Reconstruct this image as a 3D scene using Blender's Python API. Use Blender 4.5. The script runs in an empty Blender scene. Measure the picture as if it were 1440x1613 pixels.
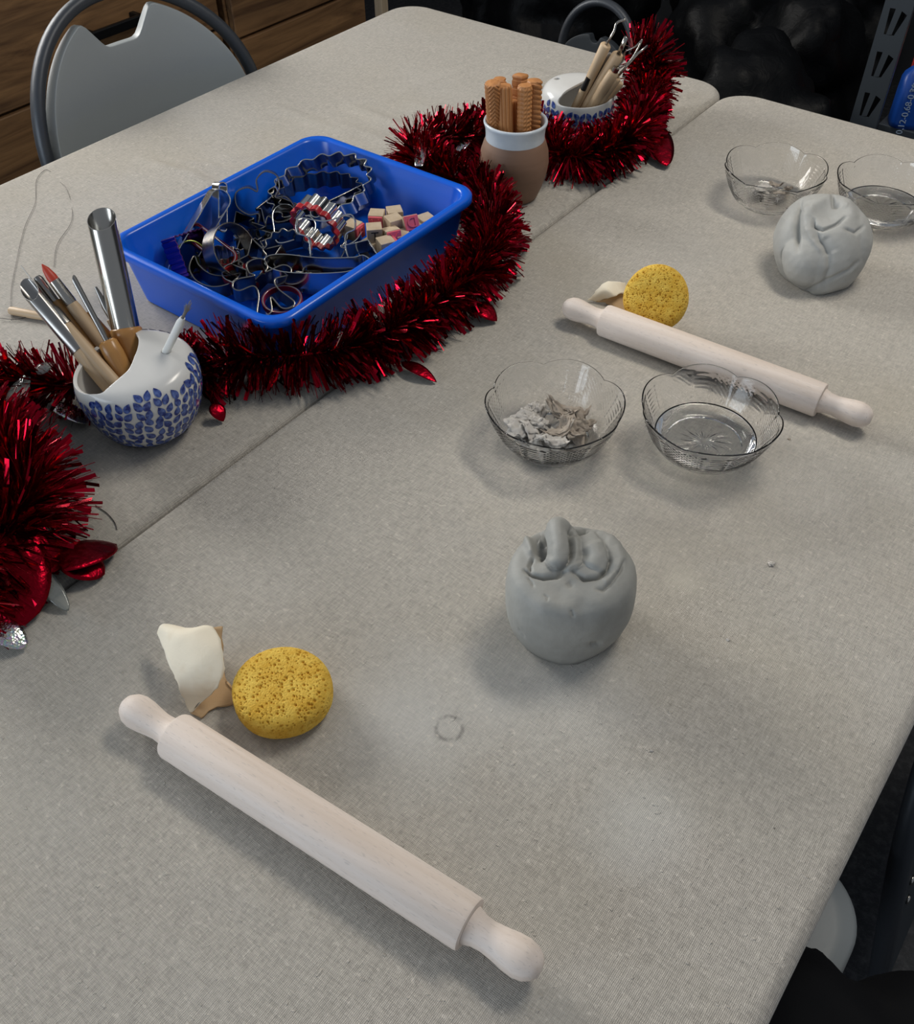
import bpy, bmesh, math, random
from mathutils import Vector, Matrix, Euler, noise, kdtree
R = math.radians
PI = math.pi
random.seed(7)
COL = bpy.context.scene.collection
SC = bpy.context.scene

# ------------------------------------------------------------------ camera
W, H, F = 1440, 1613, 1500.0
T = 0.74            # height of the cloth-covered table top
HC = 0.765          # camera above the table top
CAM = Vector((0, 0, T + HC))
MX = ((0.79703741, -0.43183735, 0.42219412),
      (0.60390239, 0.57656902, -0.55033632),
      (-0.00576828, 0.69360268, 0.72033468))
ROT = Matrix(MX)
cam_data = bpy.data.cameras.new('camera')
cam = bpy.data.objects.new('camera', cam_data)
COL.objects.link(cam)
cam.matrix_world = Matrix.Translation(CAM) @ ROT.to_4x4()
cam_data.sensor_fit = 'HORIZONTAL'
cam_data.sensor_width = 36
cam_data.lens = 36 * F / W
cam_data.clip_start = 0.02
SC.camera = cam

def ray(px, py):
    return ROT @ Vector((px - W / 2, -(py - H / 2), -F))
def at(px, py, dz=0.0):
    """point of the horizontal plane dz above the table top"""
    d = ray(px, py); t = (HC - dz) / (-d.z)
    return CAM + d * t
def onp(px, py, axis, v):
    d = ray(px, py); t = (v - CAM[axis]) / d[axis]
    return CAM + d * t
YAW = math.atan2(0.60390239, 0.79703741)     # image right on the table

# ------------------------------------------------------------------ helpers
def mesh_from(bm, name, mats, smooth=True):
    me = bpy.data.meshes.new(name)
    bmesh.ops.recalc_face_normals(bm, faces=bm.faces)
    bm.to_mesh(me); bm.free()
    if not isinstance(mats, (list, tuple)): mats = [mats]
    for m in mats: me.materials.append(m)
    if smooth:
        for p in me.polygons: p.use_smooth = True
    return me
def obj(name, bm, mats, parent=None, smooth=True, world=False, sharp=None, M=None):
    me = mesh_from(bm, name, mats, smooth)
    if sharp is not None:
        try: me.set_sharp_from_angle(angle=R(sharp))
        except Exception: pass
    o = bpy.data.objects.new(name, me); COL.objects.link(o)
    if parent is not None:
        o.parent = parent
        if world: o.matrix_parent_inverse = parent.matrix_basis.inverted()
    if M is not None: o.matrix_basis = M
    return o
def tag(o, label=None, cat=None, group=None, kind=None):
    if label: o['label'] = label
    if cat: o['category'] = cat
    if group: o['group'] = group
    if kind: o['kind'] = kind
    return o
def thing(name, label, cat, M=None, group=None):
    o = bpy.data.objects.new(name, None); COL.objects.link(o)
    o.empty_display_size = 0.02
    if M is not None: o.matrix_basis = M if isinstance(M, Matrix) else Matrix.Translation(M)
    return tag(o, label, cat, group)
def copy_tree(o, parent=None):
    c = o.copy(); COL.objects.link(c)
    if parent is not None: c.parent = parent
    for ch in list(o.children): copy_tree(ch, c)
    return c
def TR(v, rz=0, rx=0, ry=0):
    return Matrix.Translation(v) @ Euler((rx, ry, rz), 'XYZ').to_matrix().to_4x4()
def frame(center, xdir, zdir):
    z = Vector(zdir).normalized(); x = Vector(xdir); x = (x - z * x.dot(z)).normalized(); y = z.cross(x)
    m = Matrix((x, y, z)).transposed().to_4x4()
    return Matrix.Translation(center) @ m
def axis_frame(p0, p1):
    """local z from p0 to p1, origin p0"""
    z = (p1 - p0).normalized()
    x = Vector((1, 0, 0)) if abs(z.x) < .9 else Vector((0, 1, 0))
    return frame(p0, x, z)
def lathe(bm, prof, seg=48, M=None, fn=None, mi=0, a0=0.0):
    """prof: (r, z); r=0 makes a pole"""
    rings = []
    for (r, z) in prof:
        if r < 1e-6:
            rings.append([bm.verts.new((0, 0, z))])
        else:
            ring = []
            for k in range(seg):
                a = a0 + 2 * PI * k / seg
                rr, zz = (r, z) if fn is None else fn(a, r, z)
                ring.append(bm.verts.new((rr * math.cos(a), rr * math.sin(a), zz)))
            rings.append(ring)
    fs = []
    for A, B in zip(rings, rings[1:]):
        for k in range(seg):
            k2 = (k + 1) % seg
            if len(A) == 1 and len(B) == 1: continue
            if len(A) == 1: f = (A[0], B[k], B[k2])
            elif len(B) == 1: f = (A[k], A[k2], B[0])
            else: f = (A[k], A[k2], B[k2], B[k])
            try:
                ff = bm.faces.new(f); ff.material_index = mi; fs.append(ff)
            except ValueError: pass
    if M is not None:
        for ring in rings:
            for v in ring: v.co = M @ v.co
    return rings
def tube(bm, pts, rad, seg=10, cap=True, mi=0, flat=None):
    pts = [Vector(p) for p in pts]; n = len(pts)
    if not hasattr(rad, '__len__'): rad = [rad] * n
    up = None; rings = []
    for i, p in enumerate(pts):
        d = (pts[min(i + 1, n - 1)] - pts[max(i - 1, 0)]).normalized()
        if up is None:
            up = Vector((0, 0, 1)) if abs(d.z) < .9 else Vector((1, 0, 0))
        s = d.cross(up)
        if s.length < 1e-6: s = d.orthogonal()
        s.normalize(); up = s.cross(d).normalized()
        fx, fy = flat if flat else (1, 1)
        rings.append([bm.verts.new(p + (s * math.cos(2 * PI * k / seg) * fx + up * math.sin(2 * PI * k / seg) * fy) * rad[i]) for k in range(seg)])
    for A, B in zip(rings, rings[1:]):
        for k in range(seg):
            bm.faces.new((A[k], A[(k + 1) % seg], B[(k + 1) % seg], B[k])).material_index = mi
    if cap:
        bm.faces.new(list(reversed(rings[0]))).material_index = mi
        bm.faces.new(rings[-1]).material_index = mi
    return rings
def catmull(P, n=8, closed=False):
    P = [Vector(p) for p in P]; out = []; L = len(P)
    rng = range(L) if closed else range(L - 1)
    g = (lambda i: P[i % L]) if closed else (lambda i: P[max(0, min(L - 1, i))])
    for i in rng:
        p0, p1, p2, p3 = g(i - 1), g(i), g(i + 1), g(i + 2)
        for k in range(n):
            t = k / n
            out.append(.5 * ((2 * p1) + (p2 - p0) * t + (2 * p0 - 5 * p1 + 4 * p2 - p3) * t * t + (3 * p1 - p0 - 3 * p2 + p3) * t ** 3))
    if not closed: out.append(P[-1])
    return out
def box(bm, sx, sy, sz, M=None, bev=0.0, mi=0, seg=2):
    r = bmesh.ops.create_cube(bm, size=1.0)
    vs = r['verts']
    for v in vs: v.co = Vector((v.co.x * sx, v.co.y * sy, v.co.z * sz))
    fs = list({f for v in vs for f in v.link_faces})
    for f in fs: f.material_index = mi
    if bev > 0:
        es = list({e for v in vs for e in v.link_edges})
        res = bmesh.ops.bevel(bm, geom=es, offset=bev, segments=seg, affect='EDGES', profile=.5)
        vs = list(set([v for v in vs if v.is_valid] + res['verts'] + [v for f in res['faces'] for v in f.verts]))
        for f in {f for v in vs for f in v.link_faces}: f.material_index = mi
    if M is not None:
        for v in vs: v.co = M @ v.co
    return vs
def blob(bm, c, s, rot=(0, 0, 0), sub=3, M=None):
    r = bmesh.ops.create_icosphere(bm, subdivisions=sub, radius=1.0)
    m = Matrix.Translation(c) @ Euler(rot).to_matrix().to_4x4() @ Matrix.Diagonal((s[0], s[1], s[2], 1))
    if M is not None: m = M @ m
    for v in r['verts']: v.co = m @ v.co
    return r['verts']
def rrect(hx, hy, r, n=10):
    out = []
    for (sx, sy, a0) in ((1, 1, 0), (-1, 1, 90), (-1, -1, 180), (1, -1, 270)):
        for k in range(n + 1):
            a = R(a0 + 90 * k / n)
            out.append((sx * (hx - r) + r * math.cos(a), sy * (hy - r) + r * math.sin(a)))
    return out
def loft(bm, rings, closed=True, cap0=False, cap1=False, mi=0):
    vr = [[bm.verts.new(p) for p in ring] for ring in rings]
    n = len(vr[0])
    for A, B in zip(vr, vr[1:]):
        for k in range(n if closed else n - 1):
            bm.faces.new((A[k], A[(k + 1) % n], B[(k + 1) % n], B[k])).material_index = mi
    if cap0: bm.faces.new(list(reversed(vr[0]))).material_index = mi
    if cap1: bm.faces.new(vr[-1]).material_index = mi
    return vr
def remeshed(bm, voxel, smooth_it=6, smooth_f=.5):
    """union of the shapes in bm as one continuous skin"""
    me = bpy.data.meshes.new('tmp'); bm.to_mesh(me); bm.free()
    o = bpy.data.objects.new('tmp', me); COL.objects.link(o)
    m = o.modifiers.new('r', 'REMESH'); m.mode = 'VOXEL'; m.voxel_size = voxel; m.adaptivity = 0
    if smooth_it:
        s = o.modifiers.new('s', 'SMOOTH'); s.iterations = smooth_it; s.factor = smooth_f
    dg = bpy.context.evaluated_depsgraph_get(); dg.update()
    me2 = bpy.data.meshes.new_from_object(o.evaluated_get(dg))
    b2 = bmesh.new(); b2.from_mesh(me2)
    bpy.data.objects.remove(o); bpy.data.meshes.remove(me); bpy.data.meshes.remove(me2)
    return b2
def text_bm(s, size, depth, align='CENTER'):
    cu = bpy.data.curves.new('t', 'FONT'); cu.body = s; cu.size = size; cu.extrude = depth; cu.align_x = align; cu.align_y = 'CENTER'
    o = bpy.data.objects.new('t', cu); COL.objects.link(o)
    dg = bpy.context.evaluated_depsgraph_get(); dg.update()
    me = bpy.data.meshes.new_from_object(o.evaluated_get(dg))
    b = bmesh.new(); b.from_mesh(me)
    bpy.data.objects.remove(o); bpy.data.curves.remove(cu); bpy.data.meshes.remove(me)
    return b

# ------------------------------------------------------------------ materials
def srgb(r, g, b):
    f = lambda c: (c / 255 / 12.92) if c / 255 <= .04045 else ((c / 255 + .055) / 1.055) ** 2.4
    return (f(r), f(g), f(b), 1)
class Mat:
    def __init__(s, name, color=(.5, .5, .5, 1), rough=.5, metal=0.0, **kw):
        s.m = bpy.data.materials.new(name); s.m.use_nodes = True
        s.nt = s.m.node_tree; s.N = s.nt.nodes; s.L = s.nt.links
        s.b = s.N['Principled BSDF']
        s.b.inputs['Base Color'].default_value = color
        s.b.inputs['Roughness'].default_value = rough
        s.b.inputs['Metallic'].default_value = metal
        for k, v in kw.items(): s.b.inputs[k.replace('_', ' ')].default_value = v
        s.tc = s.N.new('ShaderNodeTexCoord'); s.h = None
    def node(s, t, **kw):
        n = s.N.new('ShaderNode' + t)
        for k, v in kw.items():
            if k in n.inputs: n.inputs[k].default_value = v
            else: setattr(n, k, v)
        return n
    def coords(s, scale=(1, 1, 1), rot=(0, 0, 0), src='Object'):
        mp = s.N.new('ShaderNodeMapping'); s.L.new(s.tc.outputs[src], mp.inputs[0])
        mp.inputs['Scale'].default_value = scale; mp.inputs['Rotation'].default_value = rot
        return mp.outputs[0]
    def noise(s, scale, detail=3, rough=.5, vec=None, dist=0):
        n = s.node('TexNoise', Scale=scale, Detail=detail, Roughness=rough, Distortion=dist)
        s.L.new(vec if vec is not None else s.tc.outputs['Object'], n.inputs['Vector'])
        return n.outputs[0]
    def ramp(s, fac, stops, interp='LINEAR'):
        n = s.N.new('ShaderNodeValToRGB'); s.L.new(fac, n.inputs[0]); cr = n.color_ramp; cr.interpolation = interp
        while len(cr.elements) < len(stops): cr.elements.new(.5)
        for e, (p, c) in zip(cr.elements, stops):
            e.position = p; e.color = c if hasattr(c, '__len__') else (c, c, c, 1)
        return n.outputs[0]
    def mix(s, fac, a, b, mode='MIX'):
        n = s.N.new('ShaderNodeMix'); n.data_type = 'RGBA'; n.blend_type = mode
        for i, v in ((0, fac), (6, a), (7, b)):
            if hasattr(v, 'links') or hasattr(v, 'is_linked'): s.L.new(v, n.inputs[i])
            else: n.inputs[i].default_value = v
        return n.outputs[2]
    def math(s, op, a, b=0.0):
        n = s.N.new('ShaderNodeMath'); n.operation = op
        for i, v in ((0, a), (1, b)):
            if hasattr(v, 'is_linked'): s.L.new(v, n.inputs[i])
            else: n.inputs[i].default_value = v
        return n.outputs[0]
    def color(s, sock): s.L.new(sock, s.b.inputs['Base Color'])
    def rough(s, sock): s.L.new(sock, s.b.inputs['Roughness'])
    def bump(s, height, dist=.001, strength=1.0):
        n = s.node('Bump', Strength=strength, Distance=dist); s.L.new(height, n.inputs['Height'])
        if s.h is not None: s.L.new(s.h, n.inputs['Normal'])
        s.h = n.outputs[0]; s.L.new(s.h, s.b.inputs['Normal'])

def canvas(name, base, seed, marks=()):
    m = Mat(name, base, .9)
    m.b.inputs['Sheen Weight'].default_value = .15
    v = m.coords()
    dis = m.noise(60, 2)
    def weave(rot):
        w = m.node('TexWave', Scale=225.0, Distortion=2.2, Detail=1.0)
        w.inputs['Detail Scale'].default_value = 1.2
        w.wave_type = 'BANDS'; w.bands_direction = 'X'
        m.L.new(m.coords((1, 1, 1), (0, 0, rot)), w.inputs['Vector'])
        return w.outputs[1]
    wx, wy = weave(0), weave(PI / 2)
    wv = m.math('MULTIPLY', m.math('ADD', wx, wy), .5)
    slubx = m.noise(1, 2, .6, m.coords((100, 640, 1)))
    sluby = m.noise(1, 2, .6, m.coords((640, 100, 1)))
    thread = m.math('MULTIPLY', m.math('ADD', slubx, sluby), .5)
    cloud = m.noise(5, 4, .6)
    fine = m.noise(900, 2)
    c1 = m.mix(m.ramp(thread, [(.34, 0), (.68, 1)]), tuple(x * .70 for x in base[:3]) + (1,), tuple(min(1, x * 1.24) for x in base[:3]) + (1,))
    c1 = m.mix(m.ramp(wv, [(.15, .42), (.7, 0)]), c1, tuple(x * .55 for x in base[:3]) + (1,))
    dust = m.ramp(cloud, [(.48, 0), (.72, .30)])
    c2 = m.mix(dust, c1, (base[0] * 1.02, base[1] * 1.05, base[2] * 1.1, 1))
    stain = m.ramp(m.noise(3.1, 3, .5, m.coords((1, 1.4, 1), (0, 0, seed))), [(.52, 0), (.75, .28)])
    c3 = m.mix(stain, c2, (base[0] * .84, base[1] * .79, base[2] * .66, 1))
    vo = m.node('TexVoronoi', Scale=26.0); m.L.new(m.tc.outputs['Object'], vo.inputs['Vector'])
    speck = m.ramp(vo.outputs['Distance'], [(.018, 1), (.03, 0)])
    pick = m.ramp(m.noise(26, 0), [(.57, 0), (.6, .7)])
    wob = m.noise(16, 3, .6)
    for px, py, r, col, k, ring in marks:      # clay dust and a ring left by a wet pot
        w = at(px, py)
        vd = m.node('VectorMath'); vd.operation = 'DISTANCE'; m.L.new(m.tc.outputs['Object'], vd.inputs[0]); vd.inputs[1].default_value = (w.x, w.y, T)
        d = m.math('ADD', vd.outputs['Value'], m.math('MULTIPLY', m.math('SUBTRACT', wob, .5), r * (.9 if not ring else .25)))
        if ring: mk = m.math('MULTIPLY', m.ramp(m.math('DIVIDE', d, r * 2), [(.38, 0), (.47, k), (.52, k), (.62, 0)]), m.ramp(m.noise(95, 2), [(.40, 0), (.58, 1)]))
        else: mk = m.ramp(m.math('DIVIDE', d, r * 2), [(.1, k), (.62, 0)])
        c3 = m.mix(mk, c3, col)
    c4 = m.mix(m.math('MULTIPLY', speck, pick), c3, (.05, .045, .04, 1))
    flk = m.ramp(m.noise(1, 1, .5, m.coords((150, 230, 1), (0, 0, .6))), [(.68, 0), (.76, .55)])
    c4 = m.mix(flk, c4, tuple(min(1, x * 1.35) for x in base[:3]) + (1,))
    m.color(c4)
    big = m.noise(9, 3, .5)
    m.bump(big, .004, .55)
    m.bump(thread, .0012, .6)
    m.bump(wv, .0006, .7)
    lint = m.ramp(m.noise(170, 1), [(.70, 0), (.78, 1)])
    m.bump(lint, .0012, .6)
    return m.m
CANVAS_NEAR = canvas('canvas_weave', srgb(190, 184, 174), .4, [(640, 1130, .085, srgb(206, 206, 204), .45, 0), (880, 1090, .09, srgb(204, 204, 202), .35, 0), (1010, 1290, .05, srgb(208, 208, 204), .4, 0), (1075, 915, .022, srgb(206, 200, 186), .5, 0),
    (708, 1147, .0125, srgb(96, 92, 88), .55, 1)])
CANVAS_FAR = canvas('canvas_weave_far', srgb(185, 179, 169), 1.7)

def wood(name, c0, c1, rough=.5, scale=1.0, axis='Z', bump=.0003, fleck=0.0):
    m = Mat(name, c0, rough)
    st = {'X': (3, 60, 60), 'Y': (60, 3, 60), 'Z': (60, 60, 3)}[axis]
    v = m.coords(tuple(x * scale for x in st))
    n = m.noise(1, 4, .6, v, .4)
    c = m.mix(m.ramp(n, [(.3, 0), (.7, 1)]), c0, c1)
    if fleck:
        st2 = {'X': (130, 800, 800), 'Y': (800, 130, 800), 'Z': (800, 800, 130)}[axis]
        fl = m.ramp(m.noise(1, 1, .5, m.coords(st2)), [(.62, 0), (.72, fleck)])
        c = m.mix(fl, c, tuple(x * .55 for x in c0[:3]) + (1,))
    m.color(c); m.bump(n, bump, .6)
    return m.m
BEECH = wood('beech_wood', srgb(236, 224, 215), srgb(216, 200, 186), .6, 1.0, 'Z', .0002, .4)
HANDLE_PALE = wood('pale_handle_wood', srgb(205, 180, 148), srgb(184, 154, 118), .5)
HANDLE_TAN = wood('varnished_handle_wood', srgb(190, 142, 84), srgb(160, 112, 60), .3)
ROLLER_WOOD = wood('carved_wood', srgb(196, 138, 84), srgb(168, 110, 62), .55)
STAMP_WOOD = wood('stamp_block_wood', srgb(196, 178, 152), srgb(178, 158, 130), .6)
STEEL = Mat('brushed_steel', srgb(176, 172, 165), .22, 1.0)
STEEL.bump(STEEL.noise(1, 2, .6, STEEL.coords((900, 900, 8))), .0001, .25); STEEL = STEEL.m
STEEL_DARK = Mat('tool_steel', srgb(150, 148, 145), .32, 1.0).m
TIN = Mat('tinplate', srgb(200, 200, 198), .15, 1.0)
TIN.bump(TIN.noise(45, 2), .0012, .35); TIN = TIN.m
TIN_DARK = Mat('dull_tinplate', srgb(140, 137, 132), .24, 1.0)
TIN_DARK.bump(TIN_DARK.noise(45, 2), .0012, .4); TIN_DARK = TIN_DARK.m
TIN_PURPLE = Mat('purple_tinplate', srgb(118, 74, 150), .25, 1.0).m
TIN_GREEN = Mat('green_tinplate', srgb(150, 160, 84), .3, 1.0).m
RED_PLASTIC = Mat('red_plastic_rim', srgb(168, 26, 34), .35).m
BLUE_PLASTIC = Mat('blue_plastic', srgb(0, 92, 212), .28)
BLUE_PLASTIC.b.inputs['Subsurface Weight'].default_value = 0
BLUE_PLASTIC.bump(BLUE_PLASTIC.noise(14, 2), .002, .15); BLUE_PLASTIC = BLUE_PLASTIC.m
RUBBER = Mat('pink_rubber', srgb(214, 92, 104), .5).m
INK = Mat('black_ink', (.012, .011, .01, 1), .6).m
def clay_mat(name, c):
    m = Mat(name, c, .62)
    n = m.noise(28, 4, .6); f = m.noise(260, 3)
    m.color(m.mix(m.ramp(n, [(.35, 0), (.7, 1)]), tuple(x * .9 for x in c[:3]) + (1,), tuple(x * 1.08 for x in c[:3]) + (1,)))
    m.bump(n, .0022, .4); m.bump(f, .0005, .4)
    return m.m
CLAY = clay_mat('wet_grey_clay', srgb(150, 150, 145))
CLAY_PALE = clay_mat('pale_clay', srgb(168, 168, 164))
CLAY_DRY = clay_mat('drying_clay', srgb(208, 203, 196))
CLAY_SHADE = clay_mat('shade_brown_clay', srgb(172, 160, 146))  # shade on the clay scraps, put into the colour as a brownish tone
SPONGE = Mat('yellow_sponge', srgb(222, 182, 66), .85)
_n = SPONGE.noise(70, 3)
SPONGE.color(SPONGE.mix(SPONGE.ramp(_n, [(.35, 0), (.7, 1)]), srgb(212, 166, 52), srgb(230, 194, 84)))
SPONGE.bump(SPONGE.noise(520, 3), .0012, .8); SPONGE = SPONGE.m
SUEDE = Mat('chamois_leather', srgb(238, 228, 206), .8)
_n = SUEDE.noise(22, 3)
SUEDE.color(SUEDE.mix(SUEDE.ramp(_n, [(.5, 0), (.72, .6)]), srgb(238, 228, 206), srgb(200, 172, 130)))
SUEDE.b.inputs['Sheen Weight'].default_value = .2
SUEDE.bump(SUEDE.noise(400, 3), .0004, .6); SUEDE = SUEDE.m
SUEDE_TAN = Mat('tan_leather_side', srgb(184, 154, 116), .8)
SUEDE_TAN.bump(SUEDE_TAN.noise(400, 3), .0004, .6); SUEDE_TAN = SUEDE_TAN.m
GLASS = Mat('clear_plastic', (1, 1, 1, 1), .03)
GLASS.b.inputs['Transmission Weight'].default_value = 1; GLASS.b.inputs['IOR'].default_value = 1.38; GLASS = GLASS.m
WATER = Mat('water', (.97, .98, .98, 1), .0)
WATER.b.inputs['Transmission Weight'].default_value = 1; WATER.b.inputs['IOR'].default_value = 1.33; WATER = WATER.m
WHITE_GLAZE = Mat('white_glazed_ceramic', srgb(216, 216, 214), .22)
WHITE_GLAZE.bump(WHITE_GLAZE.noise(24, 2), .003, .2); WHITE_GLAZE = WHITE_GLAZE.m
BLUE_GLAZE = Mat('blue_brush_glaze', srgb(40, 62, 140), .25)
_n = BLUE_GLAZE.noise(190, 3)
BLUE_GLAZE.color(BLUE_GLAZE.mix(BLUE_GLAZE.ramp(_n, [(.38, 0), (.66, 1)]), srgb(24, 42, 118), srgb(98, 122, 186))); BLUE_GLAZE = BLUE_GLAZE.m
BROWN_CLAY = Mat('brown_stoneware', srgb(126, 96, 78), .6)
_n = BROWN_CLAY.noise(1, 3, .6, BROWN_CLAY.coords((4, 4, 90)))
BROWN_CLAY.color(BROWN_CLAY.mix(_n, srgb(116, 88, 70), srgb(140, 108, 88))); BROWN_CLAY.bump(_n, .0006, .5); BROWN_CLAY = BROWN_CLAY.m
RIM_GLAZE = Mat('pale_blue_glaze', srgb(196, 206, 214), .25)
_n = RIM_GLAZE.noise(60, 3)
RIM_GLAZE.color(RIM_GLAZE.mix(_n, srgb(186, 198, 210), srgb(214, 218, 220))); RIM_GLAZE.bump(_n, .001, .3); RIM_GLAZE = RIM_GLAZE.m
FOIL_RED = Mat('red_foil', srgb(150, 10, 34), .2, 1.0).m
LEAF_RED = Mat('red_foil_leaf', srgb(132, 8, 28), .3, 1.0)
LEAF_RED.bump(LEAF_RED.noise(70, 3), .004, .5); LEAF_RED = LEAF_RED.m
LEAF_HOLO = Mat('holographic_foil', srgb(205, 205, 205), .18, 1.0)
_v = LEAF_HOLO.node('TexVoronoi', Scale=420.0); LEAF_HOLO.L.new(LEAF_HOLO.tc.outputs['Object'], _v.inputs['Vector'])
LEAF_HOLO.color(LEAF_HOLO.mix(.28, srgb(214, 214, 212), _v.outputs['Color'])); LEAF_HOLO.bump(_v.outputs['Distance'], .0006, .5); LEAF_HOLO = LEAF_HOLO.m
LEAF_CLEAR = Mat('clear_foil', srgb(205, 210, 206), .12, 0.0)
LEAF_CLEAR.b.inputs['Transmission Weight'].default_value = .75; LEAF_CLEAR = LEAF_CLEAR.m
WIRE = Mat('thin_wire', srgb(96, 92, 88), .4, 1.0).m
WHITE_PLASTIC = Mat('white_painted_grip', srgb(226, 226, 222), .45).m
BRISTLE = Mat('grey_bristle', srgb(120, 116, 112), .7).m
RED_RUBBER = Mat('red_rubber_tip', srgb(190, 62, 40), .45).m
GREY_PLASTIC = Mat('pale_grey_plastic', srgb(148, 154, 156), .42)
GREY_PLASTIC.bump(GREY_PLASTIC.noise(160, 2), .0004, .3); GREY_PLASTIC = GREY_PLASTIC.m
FRAME_GREY = Mat('dark_grey_tube', srgb(62, 66, 72), .45, .3)
FRAME_GREY.bump(FRAME_GREY.noise(120, 3), .0006, .4); FRAME_GREY = FRAME_GREY.m
DARK_PLASTIC = Mat('charcoal_plastic', srgb(44, 50, 56), .5).m
BLACK_METAL = Mat('black_metal', srgb(22, 22, 24), .4, .5).m
BLACK_CLOTH = Mat('black_cloth', srgb(9, 10, 14), .8, Specular_IOR_Level=.2)
BLACK_CLOTH.bump(BLACK_CLOTH.noise(90, 3), .001, .5); BLACK_CLOTH = BLACK_CLOTH.m
BLACK_BAG = Mat('black_plastic_sack', srgb(6, 7, 9), .5, Specular_IOR_Level=.14)
BLACK_BAG.bump(BLACK_BAG.noise(26, 4, .6, None, 1.5), .004, .5); BLACK_BAG = BLACK_BAG.m
SHELF_METAL = Mat('grey_painted_steel', srgb(72, 78, 84), .45, .4).m
PACK_BLUE = Mat('blue_packet_film', srgb(16, 66, 150), .4).m
PACK_TEXT = Mat('pale_print', srgb(150, 168, 190), .6).m
PACK_RED = Mat('red_packet', srgb(150, 30, 24), .5)
_n = PACK_RED.noise(14, 1)
PACK_RED.color(PACK_RED.ramp(_n, [(.45, srgb(140, 24, 20)), (.55, srgb(160, 60, 24)), (.62, srgb(90, 120, 30))])); PACK_RED = PACK_RED.m
def plank_mat():
    m = Mat('rustic_plank_wood', srgb(110, 82, 56), .6)
    v = m.coords((60, 2.2, 26))
    n = m.noise(1, 5, .65, v, 1.2); k = m.noise(1, 2, .5, m.coords((8, 1.1, 9)))
    c = m.mix(m.ramp(n, [(.32, 0), (.68, 1)]), srgb(92, 64, 40), srgb(164, 124, 82))
    c = m.mix(m.ramp(k, [(.4, 0), (.7, .55)]), c, srgb(62, 44, 30))
    m.color(c); m.bump(n, .0015, .5)
    return m.m
PLANK = plank_mat()
FLOOR_M = Mat('dark_floor', srgb(40, 42, 46), .7)
_n = FLOOR_M.noise(60, 4, .7)
FLOOR_M.color(FLOOR_M.mix(FLOOR_M.ramp(_n, [(.45, 0), (.75, 1)]), srgb(30, 32, 36), srgb(66, 66, 68))); FLOOR_M.bump(_n, .003, .5); FLOOR_M = FLOOR_M.m
WALL_M = Mat('wall_paint', srgb(120, 118, 114), .85)
WALL_M.bump(WALL_M.noise(60, 3), .002, .3); WALL_M = WALL_M.m
WALL_DARK = Mat('dark_wall_paint', srgb(44, 46, 50), .85)
WALL_DARK.bump(WALL_DARK.noise(60, 3), .002, .3); WALL_DARK = WALL_DARK.m
WHITE_FRAME = Mat('white_window_frame', srgb(225, 225, 222), .4).m
# ------------------------------------------------------------------ room shell
def structure(name, sx, sy, sz, c, m):
    bm = bmesh.new(); box(bm, sx, sy, sz)
    o = obj(name, bm, m, smooth=False); o.location = c
    return tag(o, kind='structure')
structure('floor', 7.6, 9.0, .1, (-.3, 0, -.05), FLOOR_M)
structure('wall_back', 7.6, .1, 2.7, (-.3, 4.05, 1.35), WALL_DARK)
# left wall with a window opening
WX = -3.2
wy0, wy1, wz0, wz1 = .1, 1.5, 1.35, 2.35
bm = bmesh.new()
for (y0, y1, z0, z1) in ((-4.5, wy0, 0, 2.7), (wy1, 4.0, 0, 2.7), (wy0, wy1, 0, wz0), (wy0, wy1, wz1, 2.7)):
    box(bm, .1, y1 - y0, z1 - z0, Matrix.Translation((WX - .05, (y0 + y1) / 2, (z0 + z1) / 2)))
tag(obj('wall_left', bm, WALL_M, smooth=False), kind='structure')
bm = bmesh.new()
for (y0, y1, z0, z1) in ((wy0, wy0 + .05, wz0, wz1), (wy1 - .05, wy1, wz0, wz1), (wy0 + .05, wy1 - .05, wz0, wz0 + .05), (wy0 + .05, wy1 - .05, wz1 - .05, wz1),
                         ((wy0 + wy1) / 2 - .03, (wy0 + wy1) / 2 + .03, wz0 + .05, wz1 - .05)):
    box(bm, .07, y1 - y0, z1 - z0, Matrix.Translation((WX - .05, (y0 + y1) / 2, (z0 + z1) / 2)), .004)
tag(obj('window_1', bm, WHITE_FRAME, smooth=False), kind='structure')

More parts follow.
